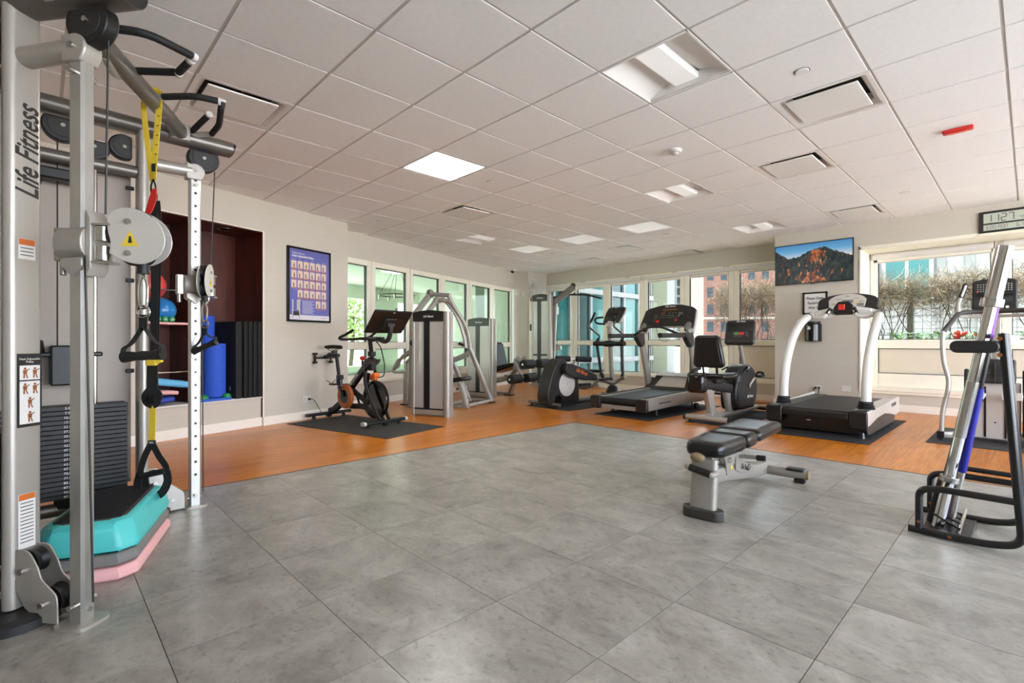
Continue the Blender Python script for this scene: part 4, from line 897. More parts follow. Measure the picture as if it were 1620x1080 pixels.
# ================================================================== MACHINES ALONG THE LEFT WALL
m_ = bpy.data.materials.new('frosted'); m_.use_nodes = True; N_, K_ = nt(m_); b_ = N_['Principled BSDF']; b_.inputs['Base Color'].default_value = lin('#d2cdc6'); b_.inputs['Roughness'].default_value = .3; b_.inputs['Metallic'].default_value = .1
t_ = N_.new('ShaderNodeBsdfTransparent'); x_ = N_.new('ShaderNodeMixShader'); x_.inputs[0].default_value = .42; K_.new(b_.outputs[0], x_.inputs[1]); K_.new(t_.outputs[0], x_.inputs[2]); K_.new(x_.outputs[0], N_['Material Output'].inputs[0]); MATS['frosted'] = m_
mat('brown_black', '#1b1715', .45, var=.04)
def fmat(name, lab, loc, rz, w, l, m='mat_rubber'):
    t = thing(name, lab, 'floor mat', loc, rz); MB().prism(rrect(w, l, .01, 2), 0, .005).build('sheet', m, t); MB().prism(rrect(w-.01, l-.01, .01, 2), .005, .0056).build('top_texture', m, t); return t
# ---- spin bike
c = V3(lw(-4.59, 4.43)); fmat('equipment_mat', 'dark grey rubber mat under the spin bike', (c.x, c.y, .0005), LWR-math.radians(4.4), 1.80, .905)
bk = thing('spin_bike', 'black and orange spin bike with a large tilted screen', 'exercise bike', (-6.645, 2.791, .007), math.radians(9.33))
def P(mb, n, m, par=bk, **k): return mb.build(n, m, par, **k)
for x, nm in ((0, 'rear_stabilizer'), (1.18, 'front_stabilizer')):
    s = P(MB().otube([(x, -.30, .055), (x, .30, .055)], .075, .04), nm, 'black_plastic')
    for q in (-1, 1):
        P(MB().otube([(x, q*.285, .055), (x, q*.318, .055)], .08, .046), 'end_cap', 'black_plastic' if x == 0 else 'lt_grey', s); P(MB().cyl((x, q*.22, 0), (x, q*.22, .04), .028, .018, n=12), 'levelling_foot', 'black_rubber', s)
    P(MB().lathe([(.0, -.02), (.03, -.02), (.03, .02), (0, .02)], (x, 0, .03), 12, 'Y'), 'transport_wheel', 'black_rubber', s)
P(MB().otube(fil([(.02, 0, .08), (.10, 0, .10), (.33, 0, .24), (.45, 0, .31)], .05), .05, .10), 'rear_leg', 'black_plastic')
P(MB().otube(spl([(.36, 0, .20), (.55, 0, .19), (.76, 0, .20), (.95, 0, .14), (1.14, 0, .07)], 4), .05, .07), 'lower_frame', 'charcoal')
P(MB().otube(spl([(.34, 0, .43), (.46, 0, .43), (.62, 0, .35), (.78, 0, .28), (.82, 0, .22)], 4), .05, .075), 'chain_stay', 'charcoal')
P(MB().otube([(.40, 0, .34), (.62, 0, .54), (.90, 0, .79)], .06, .10), 'main_tube', 'black_gloss')
text('lettering', 'PELOTON', .05, 'white_print', bk, face((.60, -.032, .53), (.745, 0, .667), (-.667, 0, .745)))
P(MB().cyl((.44, -.035, .40), (.44, .035, .40), .045), 'bottom_bracket', 'orange')
P(MB().otube([(.285, 0, .26), (.235, 0, .56)], .06, .075), 'seat_tube', 'black_gloss'); P(MB().otube([(.24, 0, .50), (.175, 0, .82)], .04, .05), 'seat_post', 'black_plastic')
P(MB().box((.25, 0, .55), (.08, .065, .06)).tube([(.27, -.05, .56), (.33, -.06, .49)], .008), 'seat_clamp', 'black_plastic', bevel=.008)
P(MB().otube([(-.02, 0, .835), (.22, 0, .835)], .045, .05), 'seat_slider', 'black_plastic')
sd = MB(); sec = [(-.03, .055, .945), (0, .085, .95), (.06, .088, .955), (.13, .06, .955), (.21, .032, .952), (.28, .022, .948), (.295, .012, .944)]
n = 12; sd.add([(x, w_*math.cos(2*PI*j/n), z+(.022 if math.sin(2*PI*j/n) > 0 else .03)*math.sin(2*PI*j/n)) for x, w_, z in sec for j in range(n)], [(i*n+j, i*n+(j+1) % n, (i+1)*n+(j+1) % n, (i+1)*n+j) for i in range(len(sec)-1) for j in range(n)]+[tuple(range(n))[::-1], tuple((len(sec)-1)*n+j for j in range(n))])
P(sd, 'saddle', 'black_rubber', sub=1)
P(MB().tube(spl([(.02, .03, .915), (.10, .022, .89), (.22, .016, .93)], 4), .005).tube(spl([(.02, -.03, .915), (.10, -.022, .89), (.22, -.016, .93)], 4), .005).box((.12, 0, .878), (.05, .06, .035)), 'saddle_rails', 'black_metal')
P(MB().box((-.05, 0, .81), (.10, .05, .05)).tube([(-.09, -.16, .80), (-.09, .16, .80)], .012), 'dumbbell_rack', 'black_plastic', bevel=.006)
for k, y in enumerate((-.13, .10)):
    t = thing('small_dumbbell', ['small black dumbbell in the bike rack, nearer the camera', 'small black dumbbell in the bike rack, farther from the camera'][k], 'dumbbell', bk.matrix_basis @ V3((-.12, y, .80)), math.radians(9.33), 'dumbbells on the spin bike')
    t.location = Matrix.Translation(bk.location) @ Matrix.Rotation(math.radians(9.33), 4, 'Z') @ V3((-.12, y, .72))
    for z in (0, .115): MB().lathe([(0, z-.014), (.030, z-.014), (.034, z), (.030, z+.014), (0, z+.014)], (0, 0, .02), 8).build('head', 'black_rubber', t)
    MB().cyl((0, 0, .02), (0, 0, .13), .013, n=10).build('bar', 'black_metal', t)
    MB().tube([(.02*math.cos(a*.6), -.012+.02*math.sin(a*.6), .0) for a in range(10)], .003, 6).build('holder_loop', 'chrome', t)
P(MB().lathe([(.075, -.01), (.12, -.018), (.152, -.008), (.158, .01), (.152, .03), (.10, .03)], (.47, -.075, .315), 36, 'Y'), 'chain_guard', 'amber')
P(MB().lathe([(0, -.012), (.085, -.012), (.095, 0), (.095, .02), (0, .02)], (.47, -.075, .315), 28, 'Y'), 'guard_centre', 'black_gloss')
P(MB().otube([(.47, -.105, .315), (.40, -.112, .47)], .016, .034, up=(1, 0, 0)).otube([(.47, .10, .315), (.54, .112, .16)], .016, .034, up=(1, 0, 0)), 'crank_arm', 'black_gloss')
for (x, y, z) in ((.38, -.175, .475), (.56, .175, .15)):
    p = P(MB().box((x, y, z), (.09, .085, .022)), 'pedal', 'black_metal', bevel=.004); P(MB().sweep(spl([(x+.02, y-.04, z+.01), (x+.05, y-.02, z+.05), (x+.07, y, z+.06), (x+.05, y+.02, z+.05), (x+.02, y+.04, z+.01)], 4), [(-.012, -.001), (.012, -.001), (.012, .001), (-.012, .001)]), 'toe_cage', 'strap_black', p)
    P(MB().tube([(x-.03, y, z), (x-.10, y-.02, z+.035), (x-.13, y-.02, z+.04)], .004), 'pedal_strap', 'strap_black', p)
P(MB().lathe([(.05, -.012), (.20, -.008), (.205, -.022), (.232, -.022), (.236, 0), (.232, .022), (.205, .022), (.20, .008), (.05, .012)], (1.0, 0, .305), 44, 'Y'), 'flywheel', 'black_gloss')
for s in (-1, 1): P(MB().otube(spl([(.90, s*.07, .66), (.89, s*.075, .56), (.93, s*.078, .44), (1.03, s*.078, .28), (1.15, s*.07, .10), (1.18, s*.06, .07)], 4), .028, .05, up=(1, 0, 0)), 'fork_leg', 'black_plastic')
P(MB().otube(spl([(.86, 0, .62), (.83, 0, .50), (.88, 0, .36), (.86, 0, .24)], 4), .05, .05), 'fork_spine', 'black_gloss')
P(MB().box((.965, 0, .575), (.10, .06, .07)).cyl((1.0, -.04, .60), (1.0, .04, .60), .035), 'brake_caliper', 'orange', bevel=.012)
P(MB().lathe([(0, -.005), (.03, -.005), (.036, .02), (.03, .045), (0, .05)], (.735, 0, .79), 16), 'resistance_knob', 'red'); P(MB().cyl((.735, 0, .70), (.735, 0, .79), .014), 'knob_stem', 'black_metal')
P(MB().box((.92, 0, .74), (.10, .07, .16)), 'head_tube', 'black_plastic', bevel=.012)
for s in (-1, 1): P(MB().prism([(.86, .69), (.97, .75), (1.0, .80), (.90, .80), (.84, .74)], s*.055-.028, s*.055+.028, 'xz'), 'bottle_tray', 'charcoal_light', bevel=.006)
P(MB().otube([(.93, 0, .80), (.885, 0, 1.05)], .045, .055), 'handlebar_post', 'black_gloss'); P(MB().box((.925, 0, .865), (.08, .07, .06)).tube([(.96, -.04, .86), (1.03, -.05, .78)], .009), 'post_clamp', 'black_plastic', bevel=.008)
hb = MB().tube(spl([(.66, -.20, 1.10), (.58, -.21, 1.075), (.565, -.21, 1.055), (.62, -.20, 1.045), (.86, -.17, 1.05), (1.0, -.12, 1.06), (1.03, 0, 1.06), (1.0, .12, 1.06), (.86, .17, 1.05), (.62, .20, 1.045), (.565, .21, 1.055), (.58, .21, 1.075), (.66, .20, 1.10)], 5), .017, 10); P(hb, 'handlebar', 'black_plastic')
P(MB().tube(spl([(.66, -.20, 1.10), (.74, -.19, 1.135), (.79, -.17, 1.16)], 4), .017).tube(spl([(.66, .20, 1.10), (.74, .19, 1.135), (.79, .17, 1.16)], 4), .017).tube([(.86, -.17, 1.05), (.86, .17, 1.05)], .017), 'aero_bar', 'black_plastic')
P(MB().tube(spl([(.90, 0, 1.04), (1.05, 0, 1.05), (1.17, 0, 1.02), (1.25, 0, 1.05), (1.285, 0, 1.14), (1.285, 0, 1.20)], 4), .028, 10).box((1.28, 0, 1.215), (.05, .10, .04)), 'screen_mount', 'charcoal', bevel=.004)
uu = V3((.215, 0, .257)).normalized(); F = face((1.253, 0, 1.255), (0, 1, 0), uu)     # normal points to the rider's far side
scn = P(MB().prism(rrect(.545, .335, .012, 3), -.012, .014), 'screen_housing', 'black_plastic', xf=F, bevel=.006); sgn = 1 if (F.to_3x3() @ V3((0, 0, 1))).x < 0 else -1
P(MB().prism(rrect(.52, .31, .006, 2), sgn*.0141, sgn*.0148), 'screen_glass', 'black_gloss', scn, xf=F); P(MB().box((0, -.02, -sgn*.02), (.16, .16, .02)), 'mount_plate', 'charcoal', scn, xf=F, bevel=.006)
P(MB().bb(-.20, -.12, .02, .045, -sgn*.0142, -sgn*.0146).bb(.12, .20, .02, .045, -sgn*.0142, -sgn*.0146), 'speaker_slots', 'black_metal', scn, xf=F); P(MB().bb(-.015, .015, .14, .15, -sgn*.0125, -sgn*.015), 'rear_tab', 'lt_grey', scn, xf=F)
P(MB().tube([(1.36, .02, 1.38), (1.365, .02, 1.405)], .004).box((1.365, .02, 1.405), (.01, .03, .012)), 'webcam', 'black_plastic')
P(MB().tube(spl([(.93, .06, 1.02), (.99, .08, .95), (1.02, .09, .85), (1.07, .08, .72), (1.075, .06, .60), (1.02, .03, .575)], 5), .007, 8), 'cable', 'black_rubber')
# ---- selectorised towers
def cabinet(t, w, z1, hood, post, cross=None, split=-.055):
    """front at y=0, facing -y"""
    hw = w/2; pr = MB
    P(MB().otube([(-hw+.012, .06, .012), (-hw+.012, .06, z1-.03)], .05, .14, up=(0, 1, 0)), 'side_post', 'sil_paint', t); P(MB().otube([(hw-.05, .05, .0), (hw-.05, .05, z1-.02)], .10, .16, up=(0, 1, 0)), 'side_post', 'sil_paint', t)
    P(MB().bb(-hw+.03, hw-.09, .0, .16, .02, .095), 'base_box', 'sil_paint', t, bevel=.006)
    P(MB().bb(-hw+.03, hw-.09, -.004, .02, .093, .108), 'base_line', 'black_plastic', t)
    a0, a1 = -hw+.03, hw-.095; sp_ = a0+(a1-a0)*.43
    for (a, b_) in ((a0, sp_-.042), (sp_+.042, a1)): P(MB().bb(a+.006, b_-.006, .004, .010, .11, z1-hood+.005), 'front_panel', 'frosted', t)
    P(MB().bb(sp_-.045, sp_+.045, -.004, .012, .10, z1-hood+.01), 'centre_strip', 'black_plastic', t)
    P(MB().bb(a0, a1, .15, .165, .02, z1-.03), 'rear_panel', 'frosted', t)
    top = [(a0-.02+(a1-a0+.04)*k/10, z1-.025+.03*math.sin(PI*k/10)) for k in range(11)]
    h = P(MB().prism([(a1+.02, z1-hood), (a0-.02, z1-hood)]+top, -.012, .165, 'xz'), 'hood', 'brown_black', t, bevel=.006)
    LFtext(h, face(((a0+a1)/2, -.0126, z1-hood*.55), (1, 0, 0), (0, 0, 1)), hood*.30)
    for sx_ in (a0+.05, a1-.05):
        for z in (z1-hood+.035, z1-.055): P(MB().cyl((sx_, -.0135, z), (sx_, -.011, z), .009, n=10), 'screw', 'black_metal', h)
    me = MB().bb(-.16, .16, -.05, .05, 0, .027).mesh('weight_plate'); me.materials.append(M('brown_black'))
    for k in range(15): inst('weight_plate', me, t, ((a0+a1)/2, .085, .12+k*.0295))
    P(MB().bb((a0+a1)/2-.09, (a0+a1)/2+.07, .05, .12, .70, .73).cyl(((a0+a1)/2+.03, .085, .56), ((a0+a1)/2+.03, .085, z1-.2), .014), 'selector_rod', 'brown_black', t)
    if cross: P(MB().bb(a0, a1, -.006, .012, cross-.02, cross+.02).lathe([(0, -.012), (.04, -.012), (.04, .01), (0, .01)], (sp_, 0, cross), 16, 'Y'), 'cross_strip', 'black_plastic', t)
pm = thing('chest_press_machine', 'grey weight machine with frosted tower and overhead arms behind the spin bike', 'weight machine', (-5.779, 3.832, 0), LWR+math.radians(5))
cabinet(pm, .60, 1.455, .15, .05)
def T(mb, n, m='sil_paint', par=pm, **k): return mb.build(n, m, par, **k)
T(MB().lathe([(0, 0), (.045, 0), (.05, .02), (.045, .03), (0, .03)], (-.36, .06, 1.01), 18, 'X').otube([(-.35, .06, 1.01), (-.30, .06, 1.06)], .02, .05), 'side_lever', 'black_plastic')
T(MB().rtube([(.03, .93, .03), (-.02, .94, .20), (-.10, .96, .37)], .06, .09, up=(0, 1, 0)), 'seat_post'); T(MB().otube([(-.085, .955, .33), (-.115, .965, .40)], .045, .045, up=(0, 1, 0)), 'seat_sleeve', 'lt_grey')
T(MB().lathe([(0, 0), (.02, 0), (.02, .04), (0, .04)], (-.14, .93, .29), 12, 'Y'), 'adjust_knob', 'copper')
T(MB().prism([(-.29, .395), (-.275, .375), (0.0, .42), (.03, .45), (.02, .475), (-.02, .49), (-.26, .445), (-.29, .425)], .80, 1.12, 'xz'), 'seat_pad', 'vinyl', bevel=.015, seg=3)
T(MB().prism([(.09, 0), (.05, .03), (-.02, .16), (-.06, .03), (-.32, .03), (-.32, 0)], .90, .97, 'xz'), 'seat_foot', bevel=.006)
T(MB().rtube([(-.30, .95, .035), (-.30, 1.68, .035)], .06, .05), 'base_beam'); T(MB().rtube([(-.30, 1.68, .04), (.07, 1.70, .04)], .05, .05), 'base_beam'); T(MB().rtube([(.04, .95, .04), (.06, 1.68, .04)], .05, .05), 'base_beam')
for dx in (0, -.42):
    T(MB().rtube([(-.105+dx, 1.12, 1.04), (-.06+dx, 1.24, .86), (.065+dx, 1.70, .02)], .055, .085, up=(0, 1, 0)), 'a_frame_leg'); T(MB().box((.065+dx, 1.70, .008), (.09, .12, .016)), 'foot_pad', 'black_rubber')
T(MB().rtube([(-.60, 1.16, .64), (-.07, 1.18, .83)], .05, .08), 'cross_brace')
T(MB().rtube([(-.56, .32, .05), (-.56, .36, 1.42)], .06, .08, up=(0, 1, 0)), 'rear_upright'); T(MB().rtube([(-.54, .30, 1.36), (-.405, .6, 1.75)], .06, .09, up=(0, 1, 0)), 'pivot_leg'); T(MB().rtube([(-.37, .34, 1.36), (-.27, .6, 1.68)], .05, .08, up=(0, 1, 0)), 'pivot_leg')
T(MB().lathe([(0, -.03), (.06, -.03), (.066, -.02), (.066, .02), (.06, .03), (0, .03)], (-.41, .6, 1.755), 20, 'X'), 'pivot_hub', 'silver_dark')
T(MB().cyl((-.40, .6, 1.745), (-.06, .6, 1.715), .032), 'pivot_tube', 'sil_paint'); T(MB().cyl((-.34, .6, 1.66), (-.06, .6, 1.63), .03), 'pivot_tube', 'sil_paint')
T(MB().otube(spl([(-.09, .6, 1.72), (-.02, .68, 1.52), (.07, .8, 1.30), (.115, .84, 1.12), (.14, .84, .93)], 5), .05, .06, up=(1, 0, 0)), 'press_arm'); T(MB().otube(spl([(-.26, .6, 1.62), (-.20, .62, 1.66), (-.12, .66, 1.58), (-.01, .74, 1.38), (.06, .80, 1.12), (.09, .82, .93)], 5), .05, .06, up=(1, 0, 0)), 'press_arm')
T(MB().tube([(-.03, .80, 1.0), (.10, .82, .955)], .022, 12), 'press_grip', 'foam_black'); T(MB().tube([(-.05, .795, 1.01), (-.03, .80, 1.0)], .024, 12), 'grip_collar', 'lt_grey'); T(MB().cyl((.10, .83, .93), (.10, .83, .88), .035), 'arm_socket', 'black_plastic')
T(MB().rtube(fil([(-.40, .5, .99), (-.69, .5, .86), (-.915, .5, .745), (-1.03, .5, .575), (-.98, .5, .555), (-.75, .5, .56)], .03), .04, .075, up=(0, 1, 0)), 'handle_arm'); T(MB().rtube(fil([(-.40, .62, 1.02), (-.72, .62, .93), (-.95, .62, .80), (-1.03, .62, .62)], .04), .035, .05, up=(0, 1, 0)), 'handle_arm')
T(MB().rtube([(-1.08, .91, 0.01), (-1.08, .91, .76)], .075, .075), 'side_upright'); T(MB().rtube([(-1.08, .91, .70), (-.56, .40, .88)], .05, .06), 'side_brace'); T(MB().rtube([(-1.08, .91, .05), (-.30, .95, .05)], .06, .05), 'base_beam'); T(MB().box((-1.08, .91, .008), (.16, .12, .016)), 'foot_pad', 'black_rubber')
# ---- leg extension
le = thing('leg_extension_machine', 'grey weight tower with padded seat and paired foam rollers beyond the press machine', 'weight machine', (-7.091, 5.7745, 0), LWR-math.radians(8))
cabinet(le, .62, 1.465, .15, .05)
def T(mb, n, m='sil_paint', par=le, **k): return mb.build(n, m, par, **k)
T(MB().prism([(-.13, .53), (.0, .47), (.05, .50), (-.09, .98), (-.14, 1.02), (-.20, 1.0)], .42, .80, 'xz'), 'backrest', 'vinyl', bevel=.02, seg=3)
T(MB().prism([(-.16, .44), (-.10, .415), (.10, .47), (.40, .56), (.43, .60), (.40, .635), (.10, .58), (-.06, .53), (-.15, .49)], .40, .82, 'xz'), 'seat_pad', 'vinyl', bevel=.02, seg=3)
T(MB().rtube([(-.20, .6, .30), (.25, .6, .36), (.56, .6, .70)], .06, .08, up=(0, 1, 0)), 'seat_beam'); T(MB().rtube([(-.25, .6, .22), (.36, .6, .36)], .06, .06), 'lower_beam'); T(MB().rtube([(.36, .62, .36), (.18, .66, .02)], .06, .10, up=(0, 1, 0)), 'front_leg'); T(MB().rtube([(-.30, .66, .035), (.22, .66, .035)], .07, .05), 'base_beam'); T(MB().box((.16, .66, .008), (.18, .12, .016)), 'foot_pad', 'black_rubber'); T(MB().rtube([(-.3, .2, .05), (-.3, .70, .05)], .06, .05), 'base_beam'); T(MB().rtube([(-.26, .5, .2), (-.20, .62, .9)], .06, .06), 'back_post')
T(MB().lathe([(0, -.02), (.07, -.02), (.07, .02), (0, .02)], (.30, .60, .27), 20, 'Y'), 'cam_disc', 'sil_paint')
for y in (.38, .58): T(MB().prism([(.46, .50), (.55, .50), (.64, .74), (.58, .77), (.53, .72)], y-.02, y+.02, 'xz'), 'pivot_plate', bevel=.008)
T(MB().tube([(.57, .30, .71), (.80, .30, .66), (1.03, .30, .637)], .025, 10), 'upper_arm'); T(MB().tube([(.56, .30, .68), (.66, .30, .50), (.75, .30, .37)], .028, 10), 'lever_arm'); T(MB().tube([(.50, .10, .42), (.62, .1, .40), (.75, .12, .37)], .02, 8), 'lever_link', 'copper')
for (x, z) in ((1.03, .637), (.75, .37)):
    T(MB().cyl((x, -.09, z), (x, .69, z), .018), 'roller_shaft', 'chrome')
    for y0, y1 in ((-.07, .22), (.38, .67)): T(MB().lathe([(0, y0), (.075, y0), (.082, y0+.008), (.082, y1-.008), (.075, y1), (0, y1)], (x, 0, z), 22, 'Y'), 'foam_roller_pad', 'foam_black')
# ---- lat pulldown
lp = thing('lat_pulldown_machine', 'tall grey lat pulldown tower with angled boom and curved bar in the far corner', 'weight machine', (-7.8285, 8.1655, 0), LWR-math.radians(4))
cabinet(lp, .50, 2.115, .16, .05, cross=.73)
def T(mb, n, m='sil_paint', par=lp, **k): return mb.build(n, m, par, **k)
T(MB().rtube([(.15, .10, 1.84), (.68, .30, 2.275)], .09, .14), 'boom', 'silver_dark'); T(MB().rtube([(.25, .14, 1.98), (.30, .15, 1.60)], .05, .05, up=(0, 1, 0)), 'boom_strut'); T(MB().tube([(.46, .22, 2.05), (.22, .2, 1.80)], .012, 8), 'stay_bar', 'black_metal')
for (x, z, y) in ((.66, 2.30, .29), (.40, 2.12, .20)): T(MB().lathe([(.0, -.02), (.055, -.02), (.045, 0), (.055, .02), (0, .02)], (x, y, z), 18, 'Y'), 'pulley', 'black_plastic')
T(MB().tube([(.69, .34, 2.28), (.64, .40, 2.135)], .005, 6).tube([(.40, .2, 2.08), (.225, .3, 1.83)], .004, 6).tube([(.20, .3, 1.66), (.20, .3, .95)], .003, 5).tube([(.26, .3, 1.66), (.25, .3, .95)], .003, 5), 'cable', 'charcoal')
br = T(MB().tube(fil([(-.03, .4, 2.03), (.337, .4, 2.118), (.946, .4, 2.087), (1.313, .4, 1.985)], .12, 6), .021, 10), 'pulldown_bar', 'black_metal'); T(MB().cyl((.64, .4, 2.10), (.64, .4, 2.145), .022), 'bar_swivel', 'black_plastic', br)
T(MB().bb(.18, .275, .27, .33, 1.66, 1.84), 'floating_pulley_plate', 'lt_grey', bevel=.006); T(MB().bb(.14, .30, .26, .34, .83, .93).lathe([(0, -.03), (.06, -.03), (.06, .03), (0, .03)], (.30, .30, .89), 16, 'Y'), 'low_pulley_block', 'plate_white', bevel=.008)
T(MB().rtube([(.20, .15, .05), (.30, .15, 2.0)], .07, .07), 'mast'); T(MB().rtube([(.25, .2, .05), (1.25, .6, .05)], .07, .05), 'base_beam'); T(MB().rtube([(1.10, .56, .05), (1.10, .62, .34)], .06, .06), 'seat_post'); T(MB().prism(rrect(.38, .34, .05, 4, 1.08, .62), .34, .40), 'seat_pad', 'vinyl', bevel=.015, seg=3)
T(MB().rtube([(.62, .42, .05), (.62, .45, .64)], .05, .06), 'knee_post'); T(MB().cyl((.36, .10, .64), (.88, .72, .62), .016), 'knee_shaft', 'chrome')
for p, q in (((.34, .08, .645), (.56, .32, .64)), ((.66, .46, .635), (.90, .72, .62))): T(MB().cyl(p, q, .068, n=20), 'knee_roller', 'foam_black')
# ================================================================== CARDIO ROW (faces the back windows, local +y forward)
# ---- elliptical
fmat('equipment_mat', 'black rubber mat under the elliptical trainer', (-5.22, 6.62, .0005), 0, .90, 2.1, 'mat_dark')
el = thing('elliptical_trainer', 'grey elliptical trainer with round rear housing and moving handles', 'elliptical', (-5.34, 5.857, .007))
def P(mb, n, m, par=el, **k): return mb.build(n, m, par, **k)
hp = spl([(-.30, .05, 0), (-.335, .16, 0), (-.315, .30, 0), (-.255, .48, 0), (-.16, .65, 0), (-.06, .735, 0), (.03, .745, 0), (.10, .70, 0), (.17, .62, 0), (.30, .52, 0), (.385, .40, 0), (.41, .22, 0), (.415, .06, 0)], 4)
P(MB().prism([(p.x, p.y) for p in hp], -.05, .19, 'yz'), 'rear_housing', 'charcoal', bevel=.06, seg=5)
P(MB().lathe([(0, 0), (.185, 0), (.19, .006), (.185, .012), (0, .014)], (.185, .104, .345), 40, 'X'), 'side_disc', 'lt_grey'); P(MB().cyl((.198, .104, .345), (.203, .104, .345), .006, n=8), 'disc_screw', 'dark_print')
for k in range(3): P(MB().box((.07, -.10+.03*k, .70+.014*k), (.12, .012, .012)), 'vent_rib', 'black_plastic', bevel=.003)
P(MB().prism([(-.20, .05), (-.05, .05), (-.02, .13), (-.08, .19), (-.19, .17)], .18, .196, 'yz'), 'wheel_cover', 'black_gloss', bevel=.004)
P(MB().otube([(-.33, -.22, .055), (.33, -.22, .055)], .055, .05), 'rear_stabilizer', 'silver_dark')
for s in (-1, 1): P(MB().cyl((s*.27, -.22, 0), (s*.27, -.22, .04), .028, .016), 'levelling_foot', 'black_rubber')
P(MB().rtube([(0, .35, .06), (0, 1.68, .06)], .13, .06), 'base_rail', 'sil_paint'); P(MB().otube([(-.30, 1.68, .05), (.30, 1.68, .05)], .06, .05), 'front_stabilizer', 'silver_dark')
for s, o in ((1, 0), (-1, 1)):
    x = .27*s
    arm = [(-.07, .60), (-.02, .68), (.10, .675), (.45, .58), (.72, .485), (.74, .43), (.72, .375), (.40, .40), (.10, .46), (-.04, .52)] if not o else [(-.05, .34), (0, .40), (.12, .40), (.5, .34), (.9, .27), (.9, .20), (.5, .23), (.1, .27), (-.03, .28)]
    a = P(MB().prism(arm, x-.045, x+.045, 'yz'), 'pedal_arm', 'charcoal', bevel=.02, seg=3)
    if not o: text('lettering', 'Life Fitness', .085, 'orange', a, face((x+.0455, .32, .535), (0, .95, -.30), (0, .30, .95)), shear=.35, sx=.75, weight=.002)
    e = [(x, .68, .425), (x, .95, .36), (x, 1.20, .30), (x*1.02, 1.34, .33), (x*1.08, 1.50, .40)] if not o else [(x, .86, .235), (x, 1.15, .19), (x, 1.42, .25), (x*1.05, 1.62, .38)]
    P(MB().otube(spl(e, 4), .05, .06, up=(0, 0, 1)), 'pedal_tube', 'silver_dark')
    fy, fz = (.98, .37) if not o else (1.08, .24)
    P(MB().prism(rrect(.13, .36, .05, 4, x, fy), fz, fz+.035), 'foot_pedal', 'black_rubber', bevel=.01)
    ly = 1.50 if not o else 1.64; lz = .40 if not o else .39
    P(MB().otube([(x*1.0, 1.48, .97), (x*1.06, ly, lz)], .05, .055, up=(0, 1, 0)), 'swing_link', 'charcoal_light'); P(MB().sphere((x*1.06, ly, lz), (.055, .05, .055), 14, 10), 'link_joint', 'black_gloss'); P(MB().lathe([(0, 0), (.05, 0), (.045, .02), (0, .025)], (x*1.06+.04*s, ly, lz), 16, 'X'), 'joint_cap', 'lt_grey')
    P(MB().tube(fil([(x, 1.48, 1.0), (x, 1.50, 1.06), (x, 1.577, 1.12), (x, 1.26, 1.28), (x, 1.25, 1.32), (x, 1.42, 1.55)], .06, 5), .018, 10), 'swing_handle', 'silver_dark'); P(MB().tube([(x, 1.29, 1.37), (x, 1.42, 1.55)], .022, 10), 'handle_grip', 'foam_black'); P(MB().cyl((x, 1.48, 1.0), (x, 1.53, 1.09), .045, .02), 'handle_socket', 'black_plastic')
P(MB().otube([(-.33, 1.48, .985), (-.06, 1.48, .985)], .10, .085).otube([(.06, 1.48, .985), (.33, 1.48, .985)], .10, .085).cyl((-.09, 1.48, .985), (.09, 1.48, .985), .055), 'pivot_bar', 'black_plastic')
P(MB().otube([(0, 1.60, .08), (0, 1.49, 1.30)], .085, .09, up=(0, 1, 0)), 'column', 'sil_paint'); P(MB().lathe([(.12, 0), (.13, .06), (.09, .14), (.06, .17)], (0, 1.60, .06), 22), 'column_boot', 'charcoal'); P(MB().bb(.07, .14, 1.56, 1.66, .03, .16), 'boot_side', 'lt_grey', bevel=.03)
P(MB().cyl((0, 1.48, 1.27), (0, 1.52, 1.38), .055, .05), 'console_neck', 'lt_grey')
F = face((0, 1.62, 1.515), (1, 0, 0), (0, .62, .80))
P(MB().prism([(-.17, -.17), (.17, -.17), (.195, .05), (.185, .17), (.10, .19), (-.10, .19), (-.185, .17), (-.195, .05)], -.035, 0), 'console', 'charcoal', xf=F, bevel=.012); P(MB().prism([(-.19, -.16), (.19, -.16), (.205, .05), (.19, .18), (-.19, .18), (-.205, .05)], -.07, -.033), 'console_back', 'lt_grey', xf=F, bevel=.015)
P(MB().bb(-.15, .15, .03, .15, .001, .003), 'display', 'black_gloss', xf=F); P(MB().bb(-.165, .165, -.01, .005, .001, .02), 'reading_ledge', 'black_plastic', xf=F, bevel=.003)
q = MB()
for i in range(6):
    for j in range(3): q.box((-.11+i*.044, -.045-.03*j, .002), (.014, .009, .002))
tag(P(q, 'keypad', 'lt_grey', xf=F), kind='stuff'); LFtext(el, F @ face((0, .165, .004), (1, 0, 0), (0, 1, 0)), .022)
P(MB().tube(spl([(-.10, 1.50, 1.34), (-.20, 1.38, 1.36), (-.19, 1.33, 1.44), (-.06, 1.40, 1.46)], 5), .017, 8), 'fixed_handle', 'foam_black'); P(MB().tube(spl([(.10, 1.50, 1.34), (.20, 1.38, 1.36), (.19, 1.33, 1.44), (.06, 1.40, 1.46)], 5), .017, 8), 'fixed_handle', 'foam_black')
